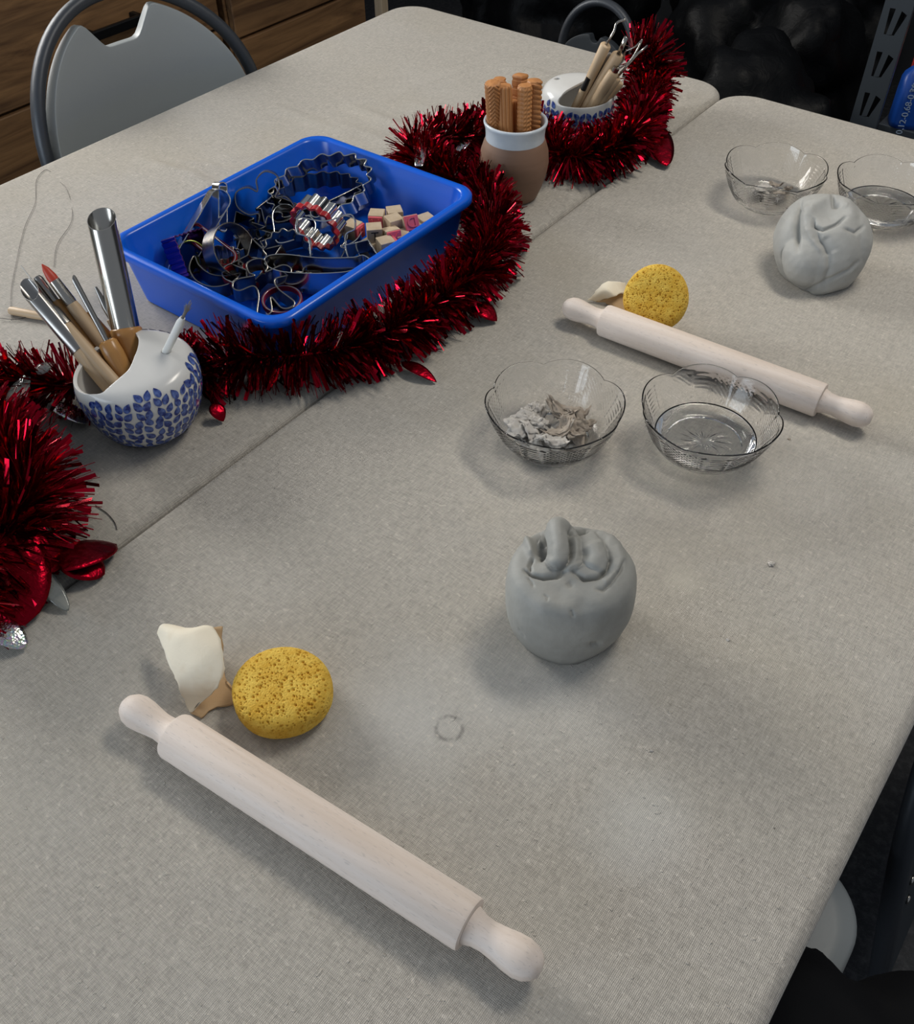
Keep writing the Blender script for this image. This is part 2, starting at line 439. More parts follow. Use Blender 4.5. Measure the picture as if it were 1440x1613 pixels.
# ------------------------------------------------------------------ tables and their canvas covers
def seg_d(p, a, b):
    ab = b - a; t = max(0, min(1, (p - a).dot(ab) / max(ab.length_squared, 1e-9)))
    return (p - a - ab * t).length, t
def slab_rings(x0, x1, y0, y1, r, step=.01):
    hx, hy = (x1 - x0) / 2, (y1 - y0) / 2; c = Vector(((x0 + x1) / 2, (y0 + y1) / 2))
    base = rrect(hx, hy, r, 14)
    out = []
    for i, p in enumerate(base):
        q = base[(i + 1) % len(base)]; p, q = Vector(p), Vector(q)
        n = max(1, int((q - p).length / step))
        for k in range(n): out.append(p.lerp(q, k / n))
    return c, hx, hy, out
def cloth(name, label, x0, x1, y0, y1, r, m, ridges, group=None):
    c, hx, hy, base = slab_rings(x0, x1, y0, y1, r)
    fil, side = .013, .048
    rings = []
    def inset(p, d):       # move towards the long middle line
        q = Vector((0, max(-(hy - hx), min(hy - hx, p.y))))
        v = q - p; L = v.length
        return p + v * (d / L if L > 1e-9 else 0), L
    prof = [(.03, -side + .001), (.012, -side), (.004, -side + .003), (0, -side + .01), (0, -.03)]
    for k in range(0, 7):
        a = PI / 2 * k / 6; prof.append((fil * (1 - math.cos(a)), -fil + fil * math.sin(a)))
    for d, z in prof: rings.append([(inset(p, d)[0], z) for p in base])
    n = 46
    for k in range(1, n + 1):
        t = k / n
        ring = []
        for p in base:
            q0, L = inset(p, fil); ring.append((inset(p, fil + (L - fil) * t)[0], 0.0))
        rings.append(ring)
    bm = bmesh.new(); vr = []
    for ring in rings:
        row = []
        for p, z in ring:
            P = Vector((p.x + c.x, p.y + c.y)); dz = 0
            if z > -.012:
                for pl, amp, wd in ridges:
                    best = 9; bt = 0
                    for i in range(len(pl) - 1):
                        d, t = seg_d(P, pl[i], pl[i + 1])
                        if d < best: best = d; bt = (i + t) / (len(pl) - 1)
                    if best < wd * 3: dz += 1.7 * amp * math.exp(-(best / wd) ** 2) * math.sin(PI * min(1, max(0, bt)) ) ** .5
            wob = .0012 * noise.noise(Vector((P.x * 6, P.y * 6, z * 30))) if z < -.002 else 0
            row.append(bm.verts.new((P.x + wob, P.y + wob, T + z + dz)))
        vr.append(row)
    N = len(base)
    for A, B in zip(vr, vr[1:]):
        for k in range(N): bm.faces.new((A[k], A[(k + 1) % N], B[(k + 1) % N], B[k]))
    bmesh.ops.remove_doubles(bm, verts=[v for r in vr[-2:] for v in r], dist=.0016)
    o = obj(name, bm, m)
    mo = o.modifiers.new('thickness', 'SOLIDIFY'); mo.thickness = .0012; mo.offset = -1
    return tag(o, label, 'tablecloth', group)
def px_line(*pts): return [at(*p).xy for p in pts]
ridges_far = [
    (px_line((215, 250), (262, 266), (300, 276), (345, 300)), .0045, .009),
    (px_line((260, 250), (330, 262), (400, 275)), .0028, .008),
    (px_line((330, 245), (395, 250), (440, 262)), .002, .009),
    (px_line((425, 165), (500, 195), (560, 215)), .002, .012),
    (px_line((545, 165), (610, 190), (650, 205)), .0032, .010),
    (px_line((520, 190), (590, 215), (640, 235)), .0026, .009),
    (px_line((640, 160), (690, 175), (720, 190)), .002, .008),
    (px_line((630, 145), (690, 125), (740, 110)), .0012, .007),
    (px_line((790, 108), (830, 110), (872, 120)), .0030, .006),
    (px_line((1050, 150), (1085, 150), (1110, 140)), .0015, .010),
    (px_line((1040, 180), (1075, 172), (1105, 160)), .0015, .010),
    (px_line((60, 300), (130, 330), (200, 350)), .0012, .014),
]
ridges_near = [
    (px_line((640, 600), (720, 560), (800, 500), (850, 420)), .0010, .02),
    (px_line((560, 650), (640, 640), (720, 610)), .0008, .018),
    (px_line((95, 935), (135, 965), (160, 990)), .0022, .007),
    (px_line((830, 390), (900, 365), (980, 330)), .0008, .016),
    (px_line((300, 1370), (390, 1400), (440, 1440)), .0008, .014),
]
cloth('canvas_tablecloth', 'beige canvas cover stretched over the near table, rolling pins and bowls on it', -.712, .05, -.62, 1.815, .062, CANVAS_NEAR, ridges_near)
cloth('canvas_tablecloth', 'creased beige canvas cover on the far table under the blue tray', -1.53, -.7145, -.62, 1.822, .062, CANVAS_FAR, ridges_far)
def table(label, x0, x1, y0, y1):
    cx, cy = (x0 + x1) / 2, (y0 + y1) / 2
    t = thing('folding_table', label, 'table', Vector((cx, cy, 0)))
    bm = bmesh.new()
    hx, hy = (x1 - x0) / 2 - .003, (y1 - y0) / 2 - .003
    rr = rrect(hx, hy, .06)
    loft(bm, [[Vector((x * s, y, z)) for x, y in rr] for z, s in ((T - .046, 1), (T - .014, 1))] + [[Vector((x * (hx - .013) / hx, y * (hy - .013) / hy, T - .0016)) for x, y in rr]], cap0=True, cap1=True)
    obj('tabletop', bm, DARK_PLASTIC, t, smooth=False)
    for sy in (-1, 1):
        for sx in (-1, 1):
            bm = bmesh.new()
            tube(bm, [(sx * (hx - .09), sy * (hy - .3), T - .047), (sx * (hx - .09), sy * (hy - .22), .3), (sx * (hx - .09), sy * (hy - .2), .0)], .0125)
            obj('leg', bm, FRAME_GREY, t)
        bm = bmesh.new(); tube(bm, [(-(hx - .09), sy * (hy - .22), .3), (hx - .09, sy * (hy - .22), .3)], .01)
        obj('leg_brace', bm, FRAME_GREY, t)
    return t
table('near folding table at the right, wrapped in a canvas cover', -.712, .05, -.62, 1.815)
table('far folding table at the left, wrapped in creased canvas', -1.53, -.7145, -.62, 1.822)

# ------------------------------------------------------------------ chairs
def make_chair(label, M, hw=.25, apex=.905, ear=.875, notch=.815, seat_z=.46, pm=GREY_PLASTIC, fm=FRAME_GREY, tilt=.14, curve=.075, notch_w=1.0, tr=.0125, seat_d=.2, back=True):
    t = thing('folding_chair', label, 'chair', M)
    zmid = seat_z + .18
    bx = lambda s, z: -.2 + curve * (s / .25) ** 2 - tilt * (z - seat_z) * .75
    k = hw / .25
    n = 60; cols = []
    w = hw - .015
    zt = []
    for i in range(n + 1):
        s = -w + 2 * w * i / n; a = abs(s) / k
        el = zmid + (ear + .012 - zmid) * max(0, 1 - (s / (w + .001)) ** 2) ** .5
        if a < .046 * notch_w: z = notch
        elif a < .098 * notch_w:
            u = (a - .046 * notch_w) / (.052 * notch_w); z = notch + (ear - notch) * u
        else: z = el
        zt.append(min(z, el))
    for _ in range(1): zt = [zt[0]] + [(zt[i - 1] + 2 * zt[i] + zt[i + 1]) / 4 for i in range(1, n)] + [zt[-1]]
    bm = bmesh.new(); rows = 16; g = []
    for i in range(n + 1):
        s = -w + 2 * w * i / n
        zb = seat_z + .07 + .02 * (1 - (s / w) ** 2) if abs(s) < w * .96 else seat_z + .09
        col = []
        for j in range(rows + 1):
            z = zb + (zt[i] - zb) * j / rows
            col.append(bm.verts.new((bx(s, z), s, z)))
        g.append(col)
    for i in range(n):
        for j in range(rows): bm.faces.new((g[i][j], g[i + 1][j], g[i + 1][j + 1], g[i][j + 1]))
    o = obj('backrest', bm, pm, t)
    mo = o.modifiers.new('t', 'SOLIDIFY'); mo.thickness = .022; mo.offset = 0
    mo = o.modifiers.new('b', 'BEVEL'); mo.width = .008; mo.segments = 3; mo.limit_method = 'ANGLE'; mo.angle_limit = R(50)
    # arch frame running down to the front feet
    pts = []
    for i in range(41):
        a = PI * i / 40; s = -hw * math.cos(a); z = zmid + (apex - zmid) * math.sin(a) ** .85
        pts.append(Vector((bx(s, z) - .014, s, z)))
    L = [Vector((.05, -hw, seat_z - .03)), Vector((.24, -hw, .012))]
    Rr = [Vector((.05, hw, seat_z - .03)), Vector((.24, hw, .012))]
    bm = bmesh.new(); tube(bm, list(reversed(L)) + pts + Rr, tr, 14, flat=(1.0, 1.25)); obj('frame', bm, fm, t)
    for s in (-1, 1):
        bm = bmesh.new(); tube(bm, [(.12, s * (hw - .035), seat_z - .03), (-.26, s * (hw - .035), .012)], .011, 12); obj('rear_leg', bm, fm, t)
    bm = bmesh.new()
    rr = rrect(seat_d, hw - .055, .07, 10)
    loft(bm, [[Vector((x * f, y * f, z)) for x, y in rr] for f, z in ((.96, seat_z - .026), (1, seat_z - .018), (1, seat_z - .008), (.98, seat_z - .001), (.9, seat_z))], cap0=True, cap1=True)
    obj('seat', bm, pm, t, sharp=40)
    for s in (-1, 1):
        for q in (-.07, -.02):
            bm = bmesh.new(); lathe(bm, [(0, 0), (.007, 0), (.006, .003), (0, .004)], 12, TR(Vector((-.13 + q * .3, s * (hw + .013), seat_z + .05 + q)), 0, -s * PI / 2))
            obj('rivet', bm, STEEL_DARK, t)
    return t
make_chair('pale grey plastic chair with notched backrest at the far table edge, by the drawers', TR(Vector((-1.455, 1.125, 0)), R(-5)), notch_w=.80, apex=.895, ear=.868, notch=.812)
make_chair('charcoal chair with a loop-shaped back at the far end of the tables', TR(Vector((-1.205, 1.92, 0)), R(-90)), hw=.102, apex=.708, ear=.63, notch=.625, seat_z=.40, pm=DARK_PLASTIC, fm=FRAME_GREY, notch_w=.3, curve=.02, tr=.010)
# pale stool tucked under the near table
t = thing('stool', 'pale grey stool seat tucked under the near table edge, half under the black coat', 'stool', Vector((-.10, .405, 0)))
bm = bmesh.new(); rr = rrect(.21, .21, .075, 12)
loft(bm, [[Vector((x * f, y * f, z)) for x, y in rr] for f, z in ((.94, .43), (.985, .434), (1, .444), (.995, .453), (.97, .459), (.9, .461), (.5, .458))], cap0=True, cap1=True)
obj('seat', bm, GREY_PLASTIC, t, sharp=50)
for sx in (-1, 1):
    for sy in (-1, 1):
        bm = bmesh.new(); tube(bm, [(sx * .13, sy * .13, .431), (sx * .165, sy * .165, .006)], .011, 12); obj('leg', bm, FRAME_GREY, t)
# folded charcoal chair leaning on the table edge
foot, top = Vector((.215, .93, .0)), Vector((.066, .93, .66))
M = frame(foot, Vector((0, 1, 0)), top - foot)
t = thing('folded_chair', 'charcoal folded chair with riveted side leaning against the right table edge', 'chair', M)
Lh = (top - foot).length
def arch(hw, h, n=24, base=.02):
    return [Vector((-hw, 0, base))] + [Vector((-hw * math.cos(PI * k / n), 0, h - .30 + .30 * math.sin(PI * k / n) ** .8)) for k in range(n + 1)] + [Vector((hw, 0, base))]
bm = bmesh.new(); tube(bm, arch(.25, Lh), .013, 14, flat=(1, 1.3)); obj('frame', bm, FRAME_GREY, t)
bm = bmesh.new(); A = arch(.236, Lh - .016, base=.12)
vs = [bm.verts.new(p) for p in A]; bm.faces.new(vs)
o = obj('panel', bm, DARK_PLASTIC, t, smooth=False); mo = o.modifiers.new('t', 'SOLIDIFY'); mo.thickness = .016; mo.offset = 0
for z in (.30, .345):
    bm = bmesh.new(); lathe(bm, [(0, 0), (.007, 0), (.0062, .003), (0, .0042)], 14, TR(Vector((-.205, -.008, z)), 0, PI / 2)); obj('rivet', bm, STEEL, t)

# ------------------------------------------------------------------ drawers along the left wall
def drawers(label, y0, y1, front_x, tops, handle):
    cy = (y0 + y1) / 2; w = y1 - y0; dep = .5
    t = thing('drawer_unit', label, 'drawers', Vector((front_x - dep / 2, cy, 0)))
    bm = bmesh.new()
    ztop = tops[0] + .03
    box(bm, dep - .03, w, ztop, Matrix.Translation((-.015, 0, ztop / 2)), .003)
    obj('carcass', bm, PLANK, t, smooth=False)
    for i in range(len(tops) - 1):
        z1, z0 = tops[i] - .004, tops[i + 1] + .004
        bm = bmesh.new(); box(bm, .022, w - .016, z1 - z0, Matrix.Translation((dep / 2 - .018 + .0, 0, (z0 + z1) / 2)), .003)
        d = obj('drawer', bm, PLANK, t, smooth=False)
        if handle:
            hy = handle[0] - cy
            hz = handle[1] if i == 0 else (z0 + z1) / 2 + .06
            bm = bmesh.new(); xx = dep / 2 + .026
            box(bm, .012, .17, .022, Matrix.Translation((xx, hy, hz)), .003)
            for s in (-1, 1): box(bm, .034, .014, .022, Matrix.Translation((xx - .016, hy + s * .07, hz)), .002)
            obj('handle', bm, BLACK_METAL, d, smooth=False)
    return t
drawers('brown plank drawer unit with black bar handles behind the pale grey chair', .45, 1.742, -2.09, [T + .17, T - .152, T - .43, T - .70], (1.40, T - .05))
drawers('narrower brown plank drawer unit beyond the one with the visible handle', 1.760, 2.29, -2.075, [T + .17, T - .19, T - .45, T - .70], None)
bm = bmesh.new(); box(bm, .03, .03, 1.6, Matrix.Translation((-2.06, 2.33, .8)), .002)
tag(obj('timber_batten', bm, STAMP_WOOD, smooth=False), 'thin upright timber batten beside the plank drawers', 'batten')

# ------------------------------------------------------------------ dark clutter behind the far ends
def sack(label, c, s, seed, m=BLACK_BAG, name='black_sack', cat='sack', group=None):
    rnd = random.Random(seed); bm = bmesh.new()
    blob(bm, (0, 0, s[2]), s, sub=4)
    for _ in range(9):
        a = rnd.uniform(0, 2 * PI); zz = rnd.uniform(.3, 1.7) * s[2]
        blob(bm, (math.cos(a) * s[0] * .55, math.sin(a) * s[1] * .55, zz), [x * rnd.uniform(.35, .6) for x in s], (rnd.random(), rnd.random(), rnd.random() * 3), 3)
    for v in bm.verts: v.co.z = max(v.co.z, 0)
    b = remeshed(bm, .022, 3)
    o = Vector((seed * 3.1, seed, 0))
    for v in b.verts:
        d = noise.noise(v.co * 7 + o) * .03 + abs(noise.noise(Vector((v.co.x * 16 + v.co.z * 9, v.co.y * 14, v.co.z * 6)) + o)) * .035 + noise.noise(Vector((v.co.x * 9 + v.co.z * 14, v.co.y * 9 - v.co.z * 12, v.co.z * 3)) + o) * .03
        v.co += v.normal * d
        v.co.z = max(v.co.z, 0)
    ob = obj(name, b, m); ob.location = c
    return tag(ob, label, cat, group)
sack('black sack slumped behind the gap between the two tables', (-1.0, 2.85, 0), (.30, .24, .29), 3)
sack('large black sack with long creases beside the slotted shelf upright', (-.86, 2.32, 0), (.17, .2, .31), 5)
sack('black sack behind the loop-backed chair', (-1.75, 2.85, 0), (.3, .3, .36), 8)
sack('low black sack on the floor between the far table end and the shelf upright', (-.30, 2.25, 0), (.20, .2, .20), 11)
sack('tall black sack at the back wall behind the others', (-1.3, 3.62, 0), (.45, .18, .5), 13)

# slotted shelf
t = thing('storage_shelf', 'dark grey slotted steel shelf upright behind the near table', 'shelf', Vector((-.60, 2.42, 0)))
def upright(px0, yaw):
    bm = bmesh.new(); wd, Hh = .062, 1.7
    # a plate with pairs of slanted tapering slots: built from strips around the holes
    zs = []; z = .02
    pitch = .0935
    def quad(a, b, c, d):
        vs = [bm.verts.new((p[0], 0, p[1])) for p in (a, b, c, d)]; bm.faces.new(vs)
    while z + pitch < Hh:
        z0, z1 = z, z + pitch; s0, s1 = z + .014, z + .070
        lx = -wd / 2; rx = wd / 2
        # slots: left one upright, right one leaning outwards
        L = [(-.0165, s1), (-.004, s1 - .001), (-.0085, s0), (-.0135, s0)]
        Rr = [(.010, s1 - .003), (.0235, s1 - .010), (.0085, s0), (.0035, s0 + .002)]
        quad((lx, z0), (rx, z0), (rx, s0), (lx, s0))
        quad((lx, s1), (rx, s1), (rx, z1), (lx, z1))
        quad((lx, s0), L[3], L[0], (lx, s1))
        quad(L[3], L[2], (L[2][0], s0), (L[3][0], s0)) if False else None
        quad(L[2], Rr[3], Rr[0], L[1])
        quad(Rr[2], (rx, s0), (rx, s1), Rr[1])
        quad(Rr[3], (Rr[3][0], s0), Rr[2], Rr[2]) if False else None
        quad(Rr[0], Rr[1], (rx, s1), (L[1][0], s1)) if False else None
        bm.faces.new([bm.verts.new((p[0], 0, p[1])) for p in (L[1], Rr[0], Rr[1], (rx, s1), (L[1][0], s1))])
        z += pitch
    bmesh.ops.remove_doubles(bm, verts=bm.verts, dist=.0003)
    # side flange
    vs = [bm.verts.new(p) for p in ((wd / 2, 0, .02), (wd / 2, .04, .02), (wd / 2, .04, z), (wd / 2, 0, z))]; bm.faces.new(vs)
    o = obj('upright', bm, SHELF_METAL, t, smooth=False)
    o.matrix_basis = TR(Vector((px0, 0, 0)), yaw)
    mo = o.modifiers.new('t', 'SOLIDIFY'); mo.thickness = .0025; mo.offset = 0
upright(0, R(10)); upright(1.0, R(10))
for z in (.12, .45):
    bm = bmesh.new(); box(bm, 1.0, .4, .03, Matrix.Translation((.52, .27, z)), .002); obj('shelf_board', bm, SHELF_METAL, t, smooth=False)
# packet and box on the shelf
pc = onp(1432, 150, 1, 2.55)
PZ = .466
t = thing('blue_packet', 'bright blue packet with pale vertical print at the right edge behind the near table', 'packet', TR(Vector((pc.x + .06, 2.55, PZ)), R(24)))
bm = bmesh.new(); hh = pc.z - PZ + .085
rings = []
for k in range(13):
    z = hh * k / 12; f = 1 - .35 * max(0, (k - 9) / 3) ** 2; th = .04 * (1 - .85 * max(0, (k - 6) / 6) ** 1.5)
    rings.append([Vector((x * f, y, z)) for x, y in rrect(.088, max(.004, th), max(.002, th * .6), 5)])
loft(bm, rings, cap0=True, cap1=True); obj('film_bag', bm, PACK_BLUE, t)
for s, x, zz, sz in (('0,12-0,68-0,36', -.062, hh * .34, .021), ('МАТЕРИАЛ', -.058, hh * .70, .020), ('80/110', -.036, hh * .68, .024)):
    b = text_bm(s, sz, .0006)
    bmesh.ops.transform(b, matrix=TR(Vector((x, -.0405 if zz < hh * .5 else -.036, zz)), 0, PI / 2) @ Euler((0, 0, PI / 2)).to_matrix().to_4x4(), verts=b.verts)
    obj('printed_text', b, PACK_TEXT, t, smooth=False)
bm = bmesh.new(); box(bm, .10, .12, hh * .95, Matrix.Translation((0, 0, hh * .475)), .004)
o = obj('patterned_box', bm, PACK_RED); o.matrix_basis = TR(Vector((pc.x - .005, 2.74, PZ)), R(10))
tag(o, 'red and green box standing behind the blue packet', 'box')

# coat on the chair at the lower right
bm = bmesh.new()
for c, s, r in (((.02, .33, .500), (.11, .12, .038), (0, 0, .2)), ((.10, .40, .505), (.10, .10, .042), (.1, .1, .3)), ((.20, .42, .47), (.11, .13, .07), (0, .3, .2)),
                ((.27, .36, .36), (.09, .18, .16), (0, .1, 0)), ((.12, .28, .51), (.14, .12, .05), (0, .1, .2))):
    blob(bm, c, s, r, 3)
b = remeshed(bm, .012, 5)
for v in b.verts:
    v.co += v.normal * (.012 * noise.noise(Vector((v.co.x * 9 + v.co.y * 11, v.co.y * 6, v.co.z * 5))) + .006 * noise.noise(v.co * 28))
tag(obj('black_coat', b, BLACK_CLOTH), 'black coat heaped on the pale stool at the lower right corner', 'coat')
# ------------------------------------------------------------------ rolling pins
def rolling_pin(label, pa, pb):
    """lies on the table, axis from pa to pb (table plane points)"""
    a, b = Vector((pa.x, pa.y, T + .0222)), Vector((pb.x, pb.y, T + .0222))
    M = axis_frame(a, b); L = (b - a).length; hl = .062; r = .0215
    t = thing('rolling_pin', label, 'rolling pin', M)
    bm = bmesh.new()
    z0, z1 = hl, L - hl
    lathe(bm, [(0, z0), (r * .80, z0), (r * .965, z0 + .0006), (r, z0 + .003), (r, z1 - .003), (r * .965, z1 - .0006), (r * .80, z1), (0, z1)], 64)
    obj('barrel', bm, BEECH, t, sharp=50)
    prof = [(0, 0), (.006, .0007), (.0105, .004), (.0142, .010), (.0156, .017), (.0150, .026), (.0132, .037), (.0122, .046), (.0128, .054), (.0150, .0605), (.0155, .0618), (0, .0618)]
    for e in (0, 1):
        bm = bmesh.new(); lathe(bm, [(x, z if e == 0 else L - z) for x, z in prof], 48)
        obj('handle', bm, BEECH, t, sharp=50)
    return t
rolling_pin('pale beech rolling pin in front of the flat sponge, nearest the camera', at(197, 1110, .02), at(853, 1531, .02))
rolling_pin('pale beech rolling pin behind the two clear bowls, touching the tilted sponge', at(888, 483, .02), at(1373, 663, .02))

# ------------------------------------------------------------------ sponges
def sponge_mesh(seed, rad, hgt, rnd):
    rn = random.Random(seed); bm = bmesh.new()
    prof = []; NP = 70
    # superellipse profile
    pts = []
    for k in range(201):
        a = -PI / 2 + PI * k / 200; c, s = math.cos(a), math.sin(a)
        pts.append((rad * abs(c) ** .42 , hgt / 2 + hgt / 2 * (abs(s) ** rnd) * (1 if s > 0 else -1)))
    # resample by length
    d = [0]
    for p, q in zip(pts, pts[1:]): d.append(d[-1] + math.hypot(q[0] - p[0], q[1] - p[1]))
    NR = 230; j = 0
    for k in range(NR + 1):
        s = d[-1] * k / NR
        while j < len(d) - 2 and d[j + 1] < s: j += 1
        u = (s - d[j]) / max(1e-9, d[j + 1] - d[j]); prof.append((pts[j][0] + (pts[j + 1][0] - pts[j][0]) * u, pts[j][1] + (pts[j + 1][1] - pts[j][1]) * u))
    prof[0] = (0, prof[0][1]); prof[-1] = (0, prof[-1][1])
    lathe(bm, prof, 520)
    bm.normal_update()
    n = 1600; kd = kdtree.KDTree(n); rr = []
    vs = list(bm.verts); cum = [0]
    for (r0, z0), (r1, z1) in zip(prof, prof[1:]): cum.append(cum[-1] + (r0 + r1))
    for i in range(n):
        x = rn.random() * cum[-1]; k = next(q for q in range(1, len(cum)) if cum[q] >= x); u = rn.random()
        r = prof[k - 1][0] * u + prof[k][0] * (1 - u); z = prof[k - 1][1] * u + prof[k][1] * (1 - u); a = rn.uniform(0, 2 * PI)
        kd.insert((r * math.cos(a), r * math.sin(a), z), i); x = rn.random(); rr.append(.00042 + .00085 * x ** 6 + .0002 * rn.random())
    kd.balance()
    for v in vs:
        wob = noise.noise(v.co * 22 + Vector((seed, 0, 0))) * .0016
        dep = 0
        for co, i, dist in kd.find_n(v.co, 3):
            q = dist / rr[i]
            if q < 2: dep = max(dep, min(.0024, rr[i] * 2.4) * (1 / (1 + q ** 6)))
        v.co += v.normal * (wob - dep + .0003 * noise.noise(v.co * 700))
    return bm
p = at(449, 1108, 0)
bm = sponge_mesh(1, .0462, .036, .55)
o = obj('round_sponge', bm, SPONGE); o.matrix_basis = TR(Vector((p.x, p.y, T + .0008)), .3) @ Matrix.Diagonal((1, .96, 1, 1))
tag(o, 'flat round yellow sponge lying beside the cream chamois scrap', 'sponge')
bm = sponge_mesh(2, .0435, .036, .55)
for v in bm.verts: v.co.z -= .018
p = at(1029, 492, .02)
o = obj('round_sponge', bm, SPONGE)
axis = Vector((math.cos(R(-78)), math.sin(R(-78)), .62)).normalized()
o.matrix_basis = frame(Vector((p.x, p.y, T + .0445)), Vector((1, .2, 0)), axis)
bpy.context.view_layer.update()
zmin = min((o.matrix_basis @ v.co).z for v in o.data.vertices); o.location.z -= zmin - T - .0008
tag(o, 'round yellow sponge tilted on its edge behind the farther rolling pin', 'sponge')

# ------------------------------------------------------------------ chamois scraps
def sheet(bm, left, right, nu=28, nv=18, bulge=0.0, seed=0, mi=0):
    l = catmull(left, 12); r = catmull(right, 12)
    def samp(c, t):
        x = t * (len(c) - 1); i = min(int(x), len(c) - 2); return c[i].lerp(c[i + 1], x - i)
    g = []
    for i in range(nu + 1):
        a, b = samp(l, i / nu), samp(r, i / nu); row = []
        for j in range(nv + 1):
            u = j / nv; q = a.lerp(b, u)
            q.z += bulge * math.sin(PI * u) * math.sin(PI * min(1, .15 + i / nu)) + .0012 * noise.noise(q * 60 + Vector((seed, 0, 0)))
            if j in (0, nv): q += Vector((noise.noise(q * 140), noise.noise(q * 150 + Vector((5, 0, 0))), 0)) * .0018
            row.append(bm.verts.new(q))
        g.append(row)
    for i in range(nu):
        for j in range(nv): bm.faces.new((g[i][j], g[i + 1][j], g[i + 1][j + 1], g[i][j + 1])).material_index = mi
bm = bmesh.new()
sheet(bm, [at(247, 1000, .030), at(262, 1035, .034), at(278, 1075, .026), at(290, 1102, .012), at(298, 1121, .003)],
          [at(258, 983, .034), at(300, 988, .045), at(337, 988, .047), at(352, 1030, .044), at(351, 1066, .034), at(336, 1090, .020), at(300, 1122, .003)], bulge=.008)
sheet(bm, [at(330, 990, .022), at(330, 1030, .006), at(318, 1075, .003), at(299, 1122, .003)],
          [at(350, 986, .024), at(352, 1035, .010), at(358, 1075, .006), at(373, 1094, .004), at(368, 1108, .003), at(340, 1115, .003), at(316, 1130, .003)], bulge=.002, seed=3, mi=1)
o = obj('chamois_scrap', bm, [SUEDE, SUEDE_TAN]); m = o.modifiers.new('t', 'SOLIDIFY'); m.thickness = .0015
tag(o, 'cream chamois scrap folded over itself beside the flat sponge', 'leather scrap')
bm = bmesh.new()
sheet(bm, [at(925, 473, .004), at(935, 464, .012), at(946, 450, .022), at(960, 443, .026), at(985, 445, .024)],
          [at(940, 476, .002), at(955, 471, .008), at(968, 468, .016), at(978, 462, .018), at(990, 462, .014)], bulge=.004, seed=5)
sheet(bm, [at(940, 476, .003), at(958, 478, .003), at(985, 495, .003)], [at(960, 468, .010), at(978, 462, .014), at(1000, 470, .004)], seed=6, mi=1)
o = obj('chamois_scrap', bm, [SUEDE, SUEDE_TAN]); m = o.modifiers.new('t', 'SOLIDIFY'); m.thickness = .0015
tag(o, 'small curled cream chamois scrap half hidden behind the tilted sponge', 'leather scrap')

# ------------------------------------------------------------------ lumps of clay
def finish_clay(b, seed, amp=.0010):
    o = Vector((seed * 7.3, seed * 1.9, seed))
    b.normal_update()
    for v in b.verts:
        v.co += v.normal * (noise.noise(v.co * 38 + o) * amp * 1.6 + noise.noise(v.co * 120 + o) * amp * .45)
        if v.co.z < .0015: v.co.z = 0
    return b
def shell(bm, prof, fn, seg=72):
    P = catmull([(r, z, 0) for r, z in prof], 6); lathe(bm, [(0 if i in (0, len(P) - 1) else max(1e-4, q.x), q.y) for i, q in enumerate(P)], seg, None, fn)
RT = ROT.transposed()
def to_px(p):
    c = RT @ (p - CAM); return Vector((W / 2 + F * c.x / -c.z, H / 2 - F * c.y / -c.z))
def sculpt(bm, M, strokes, it=2):
    """press creases (negative) and raise folds (positive) on the side the strokes were drawn on:
    stroke = (points, height in m, width in m); a one-point stroke is a dab"""
    bm.normal_update()
    M3 = M.to_3x3(); S = []
    for pts, h, w in strokes: S.append(([Vector(q) for q in pts], h, w))
    ctr = to_px(M.translation); scale = F / (RT @ (M.translation + Vector((0, 0, .05)) - CAM)).z * -1
    ds = {}
    for v in bm.verts:
        p = M @ v.co; n = (M3 @ v.normal).normalized(); f = n.dot((CAM - p).normalized())
        if f < .02: continue
        f = min(1, f * 3); q = to_px(p); d = 0
        for pts, h, w in S:
            wp = w * scale
            if len(pts) == 1: r = (q - pts[0]).length; e = 1
            else:
                r = 1e9; e = 1
                for i in range(len(pts) - 1):
                    rr, t = seg_d(q, pts[i], pts[i + 1])
                    if rr < r:
                        r = rr; u = (i + t) / (len(pts) - 1); e = min(1, .35 + 4 * min(u, 1 - u))
            x = r / wp
            if x < 3: d += h * e * math.exp(-x * x)
        ds[v] = d * f
    for v, d in ds.items(): v.co += v.normal * d
    for _ in range(it): bmesh.ops.smooth_vert(bm, verts=bm.verts, factor=.4, use_axis_x=True, use_axis_y=True, use_axis_z=True)
    for v in bm.verts: v.co.z = max(v.co.z, 0)
# front lump: a squat barrel with rolls pressed into its top
def f1(a, r, z):
    d = math.cos(a + PI / 2)          # 1 towards the camera
    k = 1 + .04 * math.cos(2 * (a - .3)) + .03 * math.cos(3 * a + 1) * (1 - z / .1)
    if z < .03: k += .06 * max(0, d) ** 6 * (1 - z / .03) - .07 * max(0, math.cos(a + PI / 2 + .9)) ** 4 * (1 - z / .03) - .07 * max(0, math.cos(a + PI / 2 - .9)) ** 4 * (1 - z / .03)
    return r * k, z
bm = bmesh.new()
shell(bm, [(0, 0), (.046, 0), (.0525, .003), (.057, .014), (.0595, .032), (.0605, .052), (.0600, .068), (.0580, .079), (.0535, .086), (.044, .0900), (.022, .0915), (0, .0915)], f1)
blob(bm, (-.008, .018, .088), (.019, .034, .016), (.1, 0, .05))
blob(bm, (.028, .012, .084), (.026, .034, .014), (.1, .1, .3))
b = remeshed(bm, .00105, 4, .5)
p = at(891, 981, 0); M = TR(Vector((p.x, p.y, T)), YAW)
c1 = lambda *q: [(770 + x / 5.76, 780 + y / 5.76) for x, y in q]
